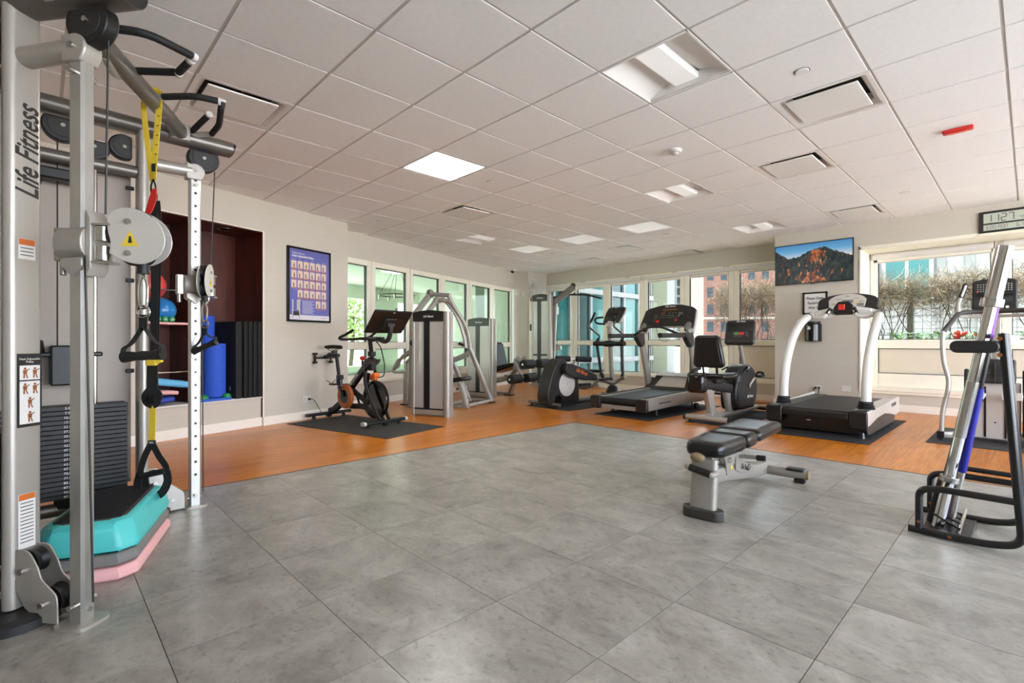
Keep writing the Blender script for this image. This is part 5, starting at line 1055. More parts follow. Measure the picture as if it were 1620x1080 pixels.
# ---- grey treadmill
fmat('equipment_mat', 'black rubber mat under the grey treadmill', (-3.89, 6.65, .0005), 0, .91, 2.12, 'mat_dark')
tm = thing('treadmill', 'silver grey treadmill with wide dark console in front of the back windows', 'treadmill', (-3.98, 5.65, .006))
def P(mb, n, m, par=tm, **k): return mb.build(n, m, par, **k)
dk = lambda y: .0+.02*y/2
for s in (-1, 1):
    x0, x1 = (.30, .46) if s > 0 else (-.46, -.30)
    pr = [(x0, .13), (x0, .245), ((x0+x1)/2-s*.03, .255), (x1-s*.02, .25), (x1, .20), (x1-s*.01, .12), (x1-s*.03, .085), (x0, .085)] if s > 0 else [(x1, .13), (x1, .245), ((x0+x1)/2+.03, .255), (x0+.02, .25), (x0, .20), (x0+.01, .12), (x0+.03, .085), (x1, .085)]
    m = MB(); n = len(pr); m.add([(x, y, z+dz) for y, dz in ((.05, 0), (1.72, .035)) for x, z in pr], [(j, (j+1) % n, n+(j+1) % n, n+j)[::(1 if s < 0 else -1)] for j in range(n)]+[tuple(range(n)), tuple(range(n, 2*n))]); P(m, 'side_rail', 'sil_paint', bevel=.012)
    P(MB().prism(rrect(abs(x1-x0)+.012, .178, .03, 3, (x0+x1)/2, .166), 0, .055, 'xz'), 'rear_end_cap', 'brown_black', bevel=.012)
    rb = MB()
    for k in range(46): rb.box(((x0+x1)/2-s*.03, .12+k*.026, .2555+.021*(.12+k*.026)), (.07, .011, .004))
    tag(P(rb, 'traction_ribs', 'charcoal_light'), kind='stuff')
    for y in (.42, 1.45): P(MB().cyl((s*.36, y, 0), (s*.36, y, .10), .02, .012).cyl((s*.36, y, 0), (s*.36, y, .008), .04), 'levelling_foot', 'black_metal')
    P(MB().lathe([(0, -.02), (.045, -.02), (.045, .02), (0, .02)], (s*.40, 1.50, .045), 16, 'X'), 'transport_wheel', 'black_rubber')
P(MB().bb(-.30, .30, .04, .06, .085, .14), 'rear_crossbar', 'sil_paint', bevel=.004); P(MB().cyl((-.30, .06, .195), (.30, .06, .195), .048, n=20), 'belt_roller', 'black_rubber')
m = MB(); m.add([(-.30, .06, .238), (.30, .06, .238), (.30, 1.50, .270), (-.30, 1.50, .270), (-.30, .06, .20), (.30, .06, .20), (.30, 1.5, .22), (-.30, 1.5, .22)], [(0, 1, 2, 3), (7, 6, 5, 4), (0, 4, 5, 1), (2, 6, 7, 3)]); P(m, 'belt', 'charcoal')
P(MB().bb(-.40, .40, .3, 1.7, .10, .20), 'deck_frame', 'black_metal')
hs = [(1.36, .27), (1.40, .30), (1.52, .385), (1.60, .47), (1.66, .50), (1.85, .50), (1.96, .42), (1.98, .12), (1.40, .12)]
P(MB().prism(hs, -.36, .36, 'yz'), 'motor_hood', 'charcoal_light', bevel=.02, seg=3); P(MB().add([(-.26, 1.405, .312), (.26, 1.405, .312), (.21, 1.60, .475), (-.21, 1.60, .475)], [(0, 1, 2, 3)]), 'hood_panel', 'plate_white'); P(MB().prism([(1.55, .47), (1.66, .515), (1.80, .52), (1.80, .50), (1.66, .497)], -.34, .34, 'yz'), 'hood_trim', 'lt_grey', bevel=.006)
for s in (-1, 1):
    P(MB().prism([(1.32, .26), (1.40, .30), (1.48, .36), (1.58, .44), (1.62, .30), (1.62, .2), (1.34, .2)], s*.38-.055, s*.38+.055, 'yz'), 'upright_boot', 'charcoal', bevel=.012)
    P(MB().otube([(s*.42, 1.52, .22), (s*.42, 1.24, 1.22)], .075, .13, up=(0, 1, 0)), 'upright', 'sil_paint')
    P(MB().otube([(s*.42, .42, 1.105), (s*.42, 1.16, 1.115)], .06, .065), 'handrail', 'charcoal_light'); P(MB().otube([(s*.42, .405, 1.105), (s*.42, .43, 1.105)], .064, .07), 'handrail_cap', 'charcoal')
    P(MB().prism([(1.05, 1.15), (1.30, 1.16), (1.32, .98), (1.25, .93), (1.14, 1.03)], s*.42-.045, s*.42+.045, 'yz'), 'rail_bracket', 'charcoal_light', bevel=.015)
P(MB().tube(spl([(-.42, 1.08, 1.12), (-.36, 1.02, 1.14), (-.24, .98, 1.19), (-.12, .97, 1.235), (0, .97, 1.245), (.12, .97, 1.235), (.24, .98, 1.19), (.36, 1.02, 1.14), (.42, 1.08, 1.12)], 4), .018, 10), 'pulse_bar', 'charcoal')
F = face((0, 1.345, 1.385), (1, 0, 0), (0, .46, .89))
out = [(-.455, -.22), (-.33, -.22), (-.31, -.12), (.31, -.12), (.33, -.22), (.455, -.22), (.46, -.10), (.43, .16), (.36, .20), (.18, .245), (0, .26), (-.18, .245), (-.36, .20), (-.43, .16), (-.46, -.10)]
cn = P(MB().prism(out, -.05, 0), 'console', 'charcoal', xf=F, bevel=.014); P(MB().prism([(x*1.015, y*1.02) for x, y in out], -.10, -.05), 'console_back', 'lt_grey', cn, xf=F, bevel=.014)
P(MB().prism([(-.30, -.105), (.30, -.105), (.30, .15), (.20, .20), (-.20, .20), (-.30, .15)], .0005, .003), 'display_panel', 'brown_black', cn, xf=F)
for s in (-1, 1): P(MB().prism(arc(s*.385, -.145, .05, 0, 360, 24, .068)[:-1], -.002, .008), 'fan_vent', 'grey_riser', cn, xf=F, bevel=.004)
P(MB().bb(-.11, .13, .145, .16, .003, .005), 'program_strip', 'copper', cn, xf=F); P(MB().prism(rrect(.13, .035, .016, 4, .0, -.045), .003, .005), 'cup_slot', 'black_metal', cn, xf=F)
P(MB().lathe([(0, 0), (.026, 0), (.026, .006), (0, .006)], (-.155, -.055, .003), 18), 'stop_button', 'red', cn, xf=F); P(MB().lathe([(0, 0), (.02, 0), (.02, .006), (0, .006)], (.155, -.04, .003), 18), 'start_button', 'red', cn, xf=F)
q = MB(); r_ = random.Random(3)
for (x, y) in [(-.23+.03*i, .06-.035*j) for i in range(2) for j in range(4)]+[(-.10+.045*i, .045) for i in range(5)]+[(.02+.05*i, .09) for i in range(3)]+[(.18+.018*i, .09-.02*j) for i in range(4) for j in range(4)]+[(-.16+.045*i, .01) for i in range(8)]: q.box((x, y, .0035), (.010, .007, .002))
tag(P(q, 'keypad', 'lt_grey', cn, xf=F), kind='stuff'); P(MB().tube([(-.095+.025*math.cos(a*.63), .095+.022*math.sin(a*.63), .0035) for a in range(10)], .003, 6, closed=True), 'heart_icon', 'orange', cn, xf=F)
q = MB()
for i, x in enumerate((.0, .045, .09)): q.box((x, .045, .0035), (.016, .014, .003))
P(q, 'quick_keys', 'green', cn, xf=F); LFtext(cn, F @ face((0, .215, .003), (1, 0, 0), (0, 1, 0)), .05); P(MB().box((.25, .03, .012), (.06, .05, .03)).tube([(.22, .05, .02), (.29, .03, .03), (.27, -.01, .02)], .008), 'device_holder', 'black_plastic', cn, xf=F, bevel=.006)
P(MB().tube(spl([(-.12, 1.22, 1.24), (-.05, 1.16, 1.10), (.02, 1.15, 1.03), (.10, 1.18, 1.04), (.16, 1.24, 1.20), (.17, 1.26, 1.27)], 5), .004, 6), 'safety_cord', 'black_rubber')
text('lettering', 'FlexDeck shock absorption', .035, 'charcoal_light', tm, face((.4605, .48, .185), (0, 1, 0.02), (0, 0, 1)), sx=.8)
# ---- recumbent bike
fmat('equipment_mat', 'dark rubber mat under the recumbent bike', (-2.78, 6.75, .0005), 0, .62, 1.72, 'mat_dark')
rc = thing('recumbent_bike', 'recumbent exercise bike with black backrest and upright console', 'exercise bike', (-2.83, 5.99, .007))
def P(mb, n, m, par=rc, **k): return mb.build(n, m, par, **k)
P(MB().otube([(-.29, -.05, .06), (.29, -.05, .06)], .085, .07), 'rear_stabilizer', 'sil_paint')
for s in (-1, 1): P(MB().otube([(s*.27, -.05, .06), (s*.305, -.05, .06)], .088, .074), 'end_cap', 'brown_black'); P(MB().cyl((s*.22, -.05, 0), (s*.22, -.05, .04), .026, .018), 'levelling_foot', 'black_rubber')
P(MB().rtube([(0, -.05, .065), (0, 1.55, .065)], .09, .06, r=.02), 'base_rail', 'sil_paint'); P(MB().otube([(-.27, 1.52, .055), (.27, 1.52, .055)], .07, .06), 'front_stabilizer', 'silver_dark')
P(MB().rtube([(0, .10, .07), (0, -.05, .44)], .075, .15, up=(0, 1, 0), r=.02), 'seat_mast', 'sil_paint'); P(MB().rtube([(0, .62, .07), (0, .50, .40)], .075, .14, up=(0, 1, 0), r=.02), 'seat_mast', 'sil_paint'); P(MB().prism([(-.02, .09), (.22, .09), (.12, .16), (.04, .16)], -.05, .05, 'yz'), 'mast_foot', 'sil_paint', bevel=.01)
P(MB().rtube([(0, -.32, .52), (0, .10, .46), (0, .72, .37)], .13, .12, r=.03), 'seat_rail', 'charcoal'); P(MB().box((0, -.31, .51), (.20, .14, .22)), 'rail_end_cover', 'black_gloss', bevel=.03)
P(MB().box((0, .16, .585), (.42, .38, .07)), 'seat_cushion', 'vinyl', bevel=.03, seg=3); P(MB().box((0, .12, .53), (.24, .30, .06)), 'seat_carriage', 'black_plastic', bevel=.01); P(MB().prism(arc(.18, .40, .06, 0, 360, 18)[:-1], .50, .62), 'cup_holder', 'brown_black', bevel=.004)
F = face((0, -.02, .90), (1, 0, 0), (0, -.16, 1)); P(MB().prism([(-.175, -.21), (.175, -.21), (.205, -.17), (.16, .17), (.13, .20), (-.13, .20), (-.16, .17), (-.205, -.17)], -.035, .035), 'backrest', 'vinyl', xf=F, bevel=.03, seg=4); P(MB().prism([(-.15, -.18), (.15, -.18), (.17, -.15), (.135, .15), (-.135, .15), (-.17, -.15)], .032, .042), 'backrest_shell', 'black_plastic', xf=F, bevel=.006)
for s in (-1, 1):
    P(MB().rtube([(s*.09, .02, .72), (s*.085, .05, .55)], .03, .02), 'backrest_post', 'black_metal')
    P(MB().tube(spl([(s*.20, .0, .56), (s*.30, .05, .58), (s*.31, .16, .62), (s*.27, .30, .66)], 4), .018, 10), 'side_handle', 'black_metal'); P(MB().tube(spl([(s*.31, .16, .62), (s*.295, .24, .645), (s*.265, .31, .665)], 3), .024, 10), 'side_grip', 'foam_black')
dr_ = spl([(.60, .11, 0), (.56, .25, 0), (.57, .42, 0), (.66, .58, 0), (.82, .685, 0), (.98, .70, 0), (1.12, .66, 0), (1.24, .56, 0), (1.28, .40, 0), (1.26, .24, 0), (1.16, .10, 0)], 4)
P(MB().prism([(p.x, p.y) for p in dr_], -.11, .11, 'yz'), 'drive_housing', 'black_plastic', bevel=.03, seg=3); P(MB().prism([(p.x*.86+.13, p.y*.86+.055) for p in dr_], .108, .118, 'yz'), 'side_cover', 'charcoal', bevel=.006)
LFtext(rc, face((.1195, 1.0, .27), (0, 1, 0), (0, 0, 1)), .06)
P(MB().otube([(.14, .92, .42), (.16, 1.08, .54)], .02, .035).cyl((.11, .92, .42), (.15, .92, .42), .03), 'crank_arm', 'chrome'); P(MB().otube([(-.14, .92, .42), (-.16, .76, .30)], .02, .035).cyl((-.11, .92, .42), (-.15, .92, .42), .03), 'crank_arm', 'chrome')
for x, y, z in ((.21, 1.09, .545), (-.21, .76, .30)):
    p = P(MB().box((x, y, z), (.09, .12, .03)), 'pedal', 'black_plastic', bevel=.006); P(MB().sweep(spl([(x-.045, y, z), (x-.035, y+.01, z+.04), (x, y+.015, z+.05), (x+.035, y+.01, z+.04), (x+.045, y, z)], 4), [(-.02, -.002), (.02, -.002), (.02, .002), (-.02, .002)]), 'pedal_strap', 'strap_black', p)
P(MB().otube([(0, 1.10, .64), (0, .94, .985)], .055, .055), 'console_stem', 'sil_paint'); P(MB().tube(spl([(-.04, 1.03, .68), (-.15, .88, .66), (-.17, .76, .63)], 4), .014).tube(spl([(.04, 1.03, .68), (.15, .88, .66), (.17, .76, .63)], 4), .014), 'front_handle', 'black_metal'); P(MB().box((.03, .86, .665), (.05, .12, .05), m=Matrix.Rotation(.5, 3, 'X')), 'latch', 'lt_grey', bevel=.01)
F = face((0, .93, 1.155), (1, 0, 0), (0, .22, 1)); cn = P(MB().prism([(-.205, -.165), (-.17, -.185), (.17, -.185), (.205, -.165), (.20, .14), (.17, .17), (-.17, .17), (-.20, .14)], -.045, 0), 'console', 'brown_black', xf=F, bevel=.02, seg=3)
P(MB().bb(-.165, .165, .01, .13, .0005, .002), 'display', 'black_gloss', cn, xf=F); P(MB().bb(-.165, .165, -.11, .005, .0005, .0015), 'key_panel', 'charcoal', cn, xf=F); P(MB().bb(-.075, -.005, -.045, -.005, .0015, .004), 'go_key', 'leaf', cn, xf=F); P(MB().bb(-.003, .067, -.045, -.005, .0015, .004), 'stop_key', 'red', cn, xf=F)
q = MB()
for (x, y) in ((.095, -.01), (.12, -.025), (.095, -.045), (.12, -.06), (-.06, -.065), (-.02, -.065), (.02, -.065)): q.box((x, y, .002), (.012, .006, .002))
P(q, 'small_keys', 'lt_grey', cn, xf=F); P(MB().bb(-.15, .15, -.155, -.135, .0, .03), 'reading_ledge', 'charcoal_light', cn, xf=F, bevel=.006); LFtext(cn, F @ face((.01, .148, .003), (1, 0, 0), (0, 1, 0)), .035)
tag(MB().tube(spl([(-2.98, 8.6, .012), (-3.3, 8.3, .008), (-3.35, 7.9, .008), (-3.15, 7.6, .008), (-2.92, 7.52, .04)], 6), .007, 8).build('power_cord', 'black_rubber'), 'black power cord on the floor in front of the recumbent bike', 'cord')
# ---- white curved-post treadmill
fmat('equipment_mat', 'dark grey rubber mat under the white treadmill', (-1.62, 6.91, .0005), 0, 1.0, 2.12, 'mat_dark')
ww = thing('treadmill', 'wide low treadmill with white curved posts in front of the pier', 'treadmill', (-1.68, 6.1, .006))
def P(mb, n, m, par=ww, **k): return mb.build(n, m, par, **k)
for s in (-1, 1):
    sd_ = P(MB().prism([(.0, .13), (.0, .275), (.6, .285), (1.78, .315), (1.80, .12), (1.55, .10), (1.2, .15), (.9, .185), (.5, .175), (.12, .13)], s*.485-.012, s*.485+.012, 'yz'), 'side_panel', 'plate_white', bevel=.006)
    P(MB().prism([(.0, .13), (.12, .13), (.5, .175), (.9, .185), (1.2, .15), (1.55, .10), (1.5, .03), (.2, .025), (.08, .04)], s*.478-.012, s*.478+.012, 'yz'), 'side_skirt', 'charcoal_light', bevel=.006)
    P(MB().bb(*sorted((s*.33, s*.49)), .02, 1.78, .262, .282), 'side_deck', 'lt_grey' if s > 0 else 'charcoal_light', bevel=.006); P(MB().bb(*sorted((s*.33, s*.50)), -.012, .03, .10, .282), 'rear_cap', 'black_plastic', bevel=.012); P(MB().bb(*sorted((s*.335, s*.485)), .02, .20, .281, .286), 'step_plate', 'black_plastic', bevel=.002)
    P(MB().cyl((s*.44, .06, 0), (s*.44, .06, .06), .03, .02), 'levelling_foot', 'black_metal'); P(MB().cyl((s*.44, 1.60, 0), (s*.44, 1.60, .09), .03, .02), 'levelling_foot', 'black_metal')
    P(MB().lathe([(.085, .282), (.085, .295), (.065, .30), (.078, .31), (.078, .322), (.06, .328), (.07, .338), (.066, .36), (.05, .365)], (s*.42, .34, 0), 24), 'post_boot', 'black_rubber')
    pts = spl([(s*.42, .34, .34), (s*.42, .36, .55), (s*.42, .45, .80), (s*.42, .66, 1.06), (s*.41, .95, 1.26), (s*.39, 1.18, 1.345)], 6); P(MB().tube(pts, .05, 16), 'curved_post', 'white_plastic')
    P(MB().tube([pts[-1]-V3((0, .02, .008)), pts[-1]], .053, 16), 'post_ring', 'charcoal_light')
    P(MB().tube(spl([(s*.39, 1.17, 1.345), (s*.34, 1.27, 1.375), (s*.24, 1.33, 1.41), (s*.12, 1.34, 1.43)], 5), .04, 12), 'console_arm', 'white_plastic')
    P(MB().tube(spl([(s*.36, 1.20, 1.345), (s*.26, 1.15, 1.33), (s*.19, 1.12, 1.335), (s*.15, 1.14, 1.39), (s*.11, 1.19, 1.455), (s*.05, 1.22, 1.485), (0, 1.225, 1.49)], 5), .02, 10), 'front_handle', 'white_plastic'); P(MB().tube([(s*.165, 1.13, 1.37), (s*.125, 1.175, 1.44)], .024, 10), 'pulse_grip', 'black_plastic')
for a, b_ in ((-.33, -.26), ): pass
bp = MB()
for k in range(30): bp.bb(-.325, .325, .035+k*.058, .035+k*.058+.053, .262, .274)
P(bp, 'slat_belt', 'charcoal'); tag(ww.children[-1], kind='stuff'); P(MB().bb(-.325, .325, .0, 1.79, .20, .258), 'belt_bed', 'black_metal'); P(MB().prism([(-.012, .19), (-.012, .25), (.03, .268), (.05, .25), (.05, .19)], -.325, .325, 'yz'), 'rear_lip', 'black_plastic', bevel=.006); P(MB().bb(-.40, .40, .10, 1.70, .03, .20), 'under_frame', 'black_metal')
P(MB().bb(-.10, -.06, .098, .10, .13, .14), 'frame_label', 'white_print')
F = face((0, 1.42, 1.535), (1, 0, 0), (0, .45, .89)); top = [(.34*math.cos(math.radians(a)), .02+.115*math.sin(math.radians(a))) for a in range(0, 181, 15)]
cn = P(MB().prism([(-.34, -.085), (.34, -.085)]+top, -.09, 0), 'console', 'charcoal', xf=F, bevel=.012); P(MB().prism([(-.20, -.075), (.20, -.075), (.215, .03)]+[(x*.62, y*.92) for x, y in top[1:-1]]+[(-.215, .03)], .0, .006), 'face_plate', 'plate_white', cn, xf=F, bevel=.003)
P(MB().bb(-.06, .07, -.02, .03, .006, .008), 'lcd_window', 'grey_riser', cn, xf=F)
for (x, y, l_) in ((-.13, -.03, 'Speed'), (-.10, .045, 'Speed'), (.0, .085, 'Start'), (.10, .05, 'Level'), (.155, .0, 'Start')): text('lettering', l_, .026, 'dark_print', cn, F @ face((x, y, .0065), (1, 0, 0), (0, 1, 0)))
P(MB().bb(.115, .19, -.07, -.025, .006, .008), 'key_block', 'grey_riser', cn, xf=F); P(MB().bb(.095, .11, -.03, .01, .006, .008), 'yellow_label', 'yellow', cn, xf=F)
P(MB().prism([(-.09, -.09), (.11, -.09), (.13, -.0), (.07, .07), (-.05, .07), (-.09, 0)], -.01, .07), 'centre_pod', 'black_plastic', xf=face((0, 1.235, 1.445), (1, 0, 0), (0, .3, .95)), bevel=.012); P(MB().box((0, 1.15, 1.455), (.07, .03, .075)), 'stop_switch', 'red', bevel=.006)
P(MB().prism(spl([(-.30, 1.32, 0), (-.20, 1.27, 0), (-.10, 1.33, 0), (-.04, 1.385, 0), (.04, 1.385, 0), (.10, 1.33, 0), (.20, 1.27, 0), (.30, 1.32, 0), (.2, 1.40, 0), (0, 1.42, 0), (-.2, 1.40, 0)], 3) and [(p.x, p.y) for p in spl([(-.32, 1.36, 0), (-.22, 1.305, 0), (-.12, 1.35, 0), (-.04, 1.395, 0), (.04, 1.395, 0), (.12, 1.35, 0), (.22, 1.305, 0), (.32, 1.36, 0)], 3)]+[(.30, 1.43), (-.30, 1.43)], 1.20, 1.38, 'xz'), 'lower_tray', 'white_plastic', bevel=.008)
text('lettering', 'WOODWAY', .055, 'dark_print', ww, face((.4975, 1.42, .245), (0, 1, .02), (0, 0, 1)), sx=.9, weight=.0015)
# ---- stair stepper
fmat('equipment_mat', 'grey rubber mat under the stair stepper', (-.14, 7.05, .0005), 0, 1.22, 1.25, 'mat_rubber')
ss = thing('stair_stepper', 'grey stair stepper with bent side rails behind the barbell rack', 'stepper', (-.25, 6.75, .007))
def P(mb, n, m, par=ss, **k): return mb.build(n, m, par, **k)
for s in (-1, 1):
    P(MB().rtube(fil([(s*.40, -.06, .055), (s*.34, -.04, .055), (s*.26, .10, .055), (s*.16, .16, .055)], .05), .05, .06, r=.008), 'base_leg', 'sil_paint'); P(MB().box((s*.405, -.06, .055), (.06, .055, .066)), 'leg_cap', 'black_plastic', bevel=.004); P(MB().cyl((s*.40, -.06, 0), (s*.40, -.06, .03), .035, .02), 'levelling_foot', 'black_rubber')
    P(MB().tube(spl([(s*.40, -.05, .07), (s*.39, -.045, .30), (s*.345, -.02, .58), (s*.385, .0, .80), (s*.40, .02, 1.0), (s*.395, .03, 1.13)], 5), .022, 12), 'side_rail', 'silver')
    P(MB().tube(fil([(s*.395, .03, 1.12), (s*.37, .05, 1.16), (s*.29, .28, 1.325), (s*.20, .38, 1.335), (0, .40, 1.335)], .06), .024, 12), 'hand_rail', 'charcoal_light'); P(MB().tube(fil([(s*.29, .28, 1.29), (s*.24, .36, 1.285), (0, .40, 1.285)], .05), .016, 10), 'lower_rail', 'silver')
    P(MB().tube(spl([(s*.29, .28, 1.32), (s*.295, .29, 1.42), (s*.275, .32, 1.49)], 4), .018, 10), 'grip_stem', 'silver'); P(MB().tube([(s*.275, .32, 1.485), (s*.235, .335, 1.63)], .024, 12), 'hand_grip', 'foam_black'); P(MB().tube([(s*.236, .305, 1.615), (s*.27, .295, 1.50)], .012, 6), 'pulse_plate', 'chrome')
    p = P(MB().bb(s*.13-.07, s*.13+.07, -.32, .02, .47, .50), 'step_pedal', 'lt_grey', bevel=.008); P(MB().bb(s*.13-.055, s*.13+.055, -.30, 0, .50, .506), 'pedal_tread', 'charcoal_light', p); P(MB().bb(s*.13-.07, s*.13+.07, -.335, -.315, .47, .54), 'pedal_stop', 'lt_grey', p, bevel=.004); P(MB().rtube([(s*.13, -.05, .48), (s*.10, .14, .43)], .04, .05), 'pedal_link', 'sil_paint', p)
    P(MB().prism([(.06, .08), (.30, .06), (.34, .35), (.24, .70), (.10, .74), (.05, .45)], s*.215-.02, s*.215+.02, 'yz'), 'side_shroud', 'charcoal', bevel=.015)
P(MB().bb(-.185, .185, .12, .30, .03, .60), 'tower', 'plate_white', bevel=.012)
for s in (-1, 1): P(MB().bb(s*.075-.008, s*.075+.008, .112, .13, .05, .56), 'pedal_slot', 'black_metal')
P(MB().prism([(.04, .60), (.30, .60), (.30, .82), (.16, .84), (.08, .74)], -.15, .15, 'yz'), 'tower_hood', 'charcoal', bevel=.02); P(MB().bb(-.004, .004, .035, .16, .60, .80), 'hood_ridge', 'charcoal_light'); P(MB().bb(-.14, .14, .055, .07, .69, .70), 'hood_line', 'charcoal_light')
P(MB().cyl((0, .118, .20), (0, .122, .20), .008, n=8), 'screw', 'black_metal'); P(MB().rtube([(0, .25, .80), (0, .48, 1.40)], .06, .06), 'console_mast', 'sil_paint'); P(MB().bb(.19, .40, .20, .30, .03, .09), 'rear_beam', 'sil_paint', bevel=.006); P(MB().rtube([(-.3, .55, .04), (.3, .55, .04)], .06, .05), 'front_foot', 'sil_paint'); P(MB().rtube([(0, .28, .05), (0, .55, .05)], .07, .05), 'front_beam', 'sil_paint')
P(MB().sweep([(.165*math.cos(2*PI*k/24), .45+.10*math.sin(2*PI*k/24), 1.035) for k in range(24)], [(-.004, -.045), (.004, -.045), (.004, .045), (-.004, .045)], closed=True), 'bottle_ring', 'lt_grey')
F = face((-.02, .50, 1.53), (1, 0, 0), (0, .15, 1)); cn = P(MB().prism([(-.18, -.17), (-.16, -.185), (.16, -.185), (.18, -.17), (.175, .13), (.16, .15), (.09, .165), (-.09, .165), (-.16, .15), (-.175, .13)], -.05, 0), 'console', 'charcoal', xf=F, bevel=.014)
q = MB()
for i in range(4):
    for j in range(4): q.box((-.13+i*.022, .10-j*.024, .002), (.010, .007, .002)).box((.06+i*.024, .10-j*.022, .002), (.010, .010, .002))
tag(P(q, 'keypad', 'lt_grey', cn, xf=F), kind='stuff'); P(MB().bb(-.14, .14, -.02, -.005, .0, .03), 'reading_ledge', 'black_plastic', cn, xf=F, bevel=.004); P(MB().bb(.04, .14, -.09, -.04, .0005, .002), 'info_label', 'charcoal_light', cn, xf=F); P(MB().lathe([(.010, 0), (.014, 0), (.014, .002), (.010, .002)], (.10, -.15, .0005), 16), 'round_mark', 'white_print', cn, xf=F); LFtext(cn, F @ face((0, .145, .003), (1, 0, 0), (0, 1, 0)), .02); P(MB().box((-.135, .02, .002), (.012, .012, .002)), 'red_key', 'red', cn, xf=F)
# ================================================================== BENCH, BARBELL RACK
bn = thing('weight_bench', 'adjustable black padded weight bench on the grey floor', 'bench', (-1.335, 2.75, 0), math.radians(94.5))
def P(mb, n, m, par=bn, **k): return mb.build(n, m, par, **k)
P(MB().prism([(x, y) for x, y in rrect(.10, .235, .05, 6, .0, 0)], 0, .058), 'front_foot', 'charcoal_light', bevel=.008); P(MB().otube([(0, 0, .05), (.035, 0, .335)], .155, .06, up=(1, 0, 0)), 'front_post', 'sil_paint')
P(MB().rtube(fil([(.04, 0, .225), (.30, 0, .20), (.95, 0, .09), (1.16, 0, .07)], .08), .085, .10, r=.025), 'main_beam', 'sil_paint')
P(MB().otube([(1.16, -.30, .062), (1.16, .30, .062)], .07, .07), 'rear_bar', 'sil_paint')
for s in (-1, 1): P(MB().otube([(1.16, s*.295, .062), (1.16, s*.315, .062)], .066, .066), 'bar_end_cap', 'tan_knob'); P(MB().bb(1.12, 1.20, *sorted((s*.17, s*.285)), .085, .101), 'wheel_guard', 'brown_black', bevel=.006); P(MB().bb(1.13, 1.19, *sorted((s*.22, s*.29)), 0, .03), 'rear_foot', 'black_rubber', bevel=.006)
P(MB().tube(fil([(.0, .075, .285), (-.07, .075, .30), (-.07, -.085, .268), (-.0, -.08, .268)], .03), .016, 10), 'handle', 'sil_paint'); P(MB().tube([(-.07, .05, .297), (-.07, -.07, .273)], .021, 12), 'handle_grip', 'brown_black')
def pad(n, prof_, z0, z1, ins=.02):
    m = MB(); k = len(prof_); cx = sum(p[0] for p in prof_)/k; cy = sum(p[1] for p in prof_)/k; lv = [(.90, z0), (.985, z0+.012), (1.0, z0+(z1-z0)*.35), (1.0, z0+(z1-z0)*.62), (.97, z1-.012), (.90, z1-.002), (.6, z1), (.0, z1)]
    m.add([(cx+(x-cx)*f, cy+(y-cy)*f, z) for f, z in lv[:-1] for x, y in prof_]+[(cx, cy, z1)], [(i*k+j, i*k+(j+1) % k, (i+1)*k+(j+1) % k, (i+1)*k+j) for i in range(len(lv)-2) for j in range(k)]+[((len(lv)-2)*k+j, (len(lv)-2)*k+(j+1) % k, (len(lv)-1)*k) for j in range(k)]+[tuple(range(k))[::-1]])
    o = P(m, n, 'vinyl', ang=60); P(MB().tube([(cx+(x-cx)*1.004, cy+(y-cy)*1.004, z0+(z1-z0)*.48) for x, y in prof_], .0022, 5, closed=True), 'piping', 'black_rubber', o)
def rr(x0, x1, y0, y1, r, n=5): return rrect(x1-x0, y1-y0, r, n, (x0+x1)/2, (y0+y1)/2)
pad('seat_pad', [(x, y*(.80+.20*(x+.01)/.36)) for x, y in rr(-.01, .385, -.135, .135, .05, 6)], .352, .435); pad('mid_pad', rr(.40, .575, -.14, .14, .03), .352, .435); pad('back_pad', rr(.59, 1.135, -.145, .145, .03), .362, .437)
P(MB().bb(.02, .36, -.05, .05, .325, .355), 'seat_bracket', 'sil_paint', bevel=.006); P(MB().bb(.42, 1.05, -.04, .04, .325, .36), 'back_bracket', 'sil_paint', bevel=.006)
P(MB().sphere((-.005, .03, .345), (.03, .045, .03), 12, 8), 'front_knob', 'tan_knob')
for s in (-1, 1):
    P(MB().prism([(.20, .34), (.40, .34), (.42, .30), (.36, .21), (.26, .20), (.24, .28)], s*.045-.004, s*.045+.004, 'xz'), 'pivot_plate', 'sil_paint', bevel=.002); P(MB().prism([(.43, .335), (.50, .335), (.54, .24), (.80, .16), (.78, .12), (.50, .17), (.42, .20)], s*.045-.004, s*.045+.004, 'xz'), 'ladder_plate', 'sil_paint', bevel=.002)
    for (x, z) in ((.05, .315), (.28, .29), (.49, .325), (.66, .18)): P(MB().lathe([(0, 0), (.018, 0), (.018, .012), (.009, .014), (0, .014)], (x, s*.05, z), 12, 'Y') if s > 0 else MB().lathe([(0, -.014), (.009, -.014), (.018, -.012), (.018, 0), (0, 0)], (x, s*.05, z), 12, 'Y'), 'bolt', 'chrome')
text('lettering', 'Life Fitness', .05, 'dark_print', bn, face((.60, -.0496, .185), (1, 0, -.28), (.28, 0, 1)), shear=.35, sx=.8, weight=.001)
P(MB().lathe([(0, 0), (.014, 0), (.014, .002), (0, .002)], (.33, -.052, .235), 14, 'Y'), 'warning_dot', 'yellow'); P(MB().bb(.86, .92, -.0395, -.0385, .07, .115), 'white_label', 'white_print')
P(MB().tube([(.48, -.03, .28), (.49, -.19, .285)], .013, 10), 'adjust_lever', 'sil_paint'); P(MB().tube([(.488, -.155, .284), (.491, -.205, .286)], .018, 10), 'lever_grip', 'black_rubber'); P(MB().cyl((.30, 0, .235), (.30, 0, .15), .02), 'stop_bumper', 'black_rubber')
P(MB().tube(fil([(.03, -.07, .33), (.03, -.07, .305), (.03, .07, .305), (.03, .07, .33)], .02), .01, 8), 'front_yoke', 'chrome')
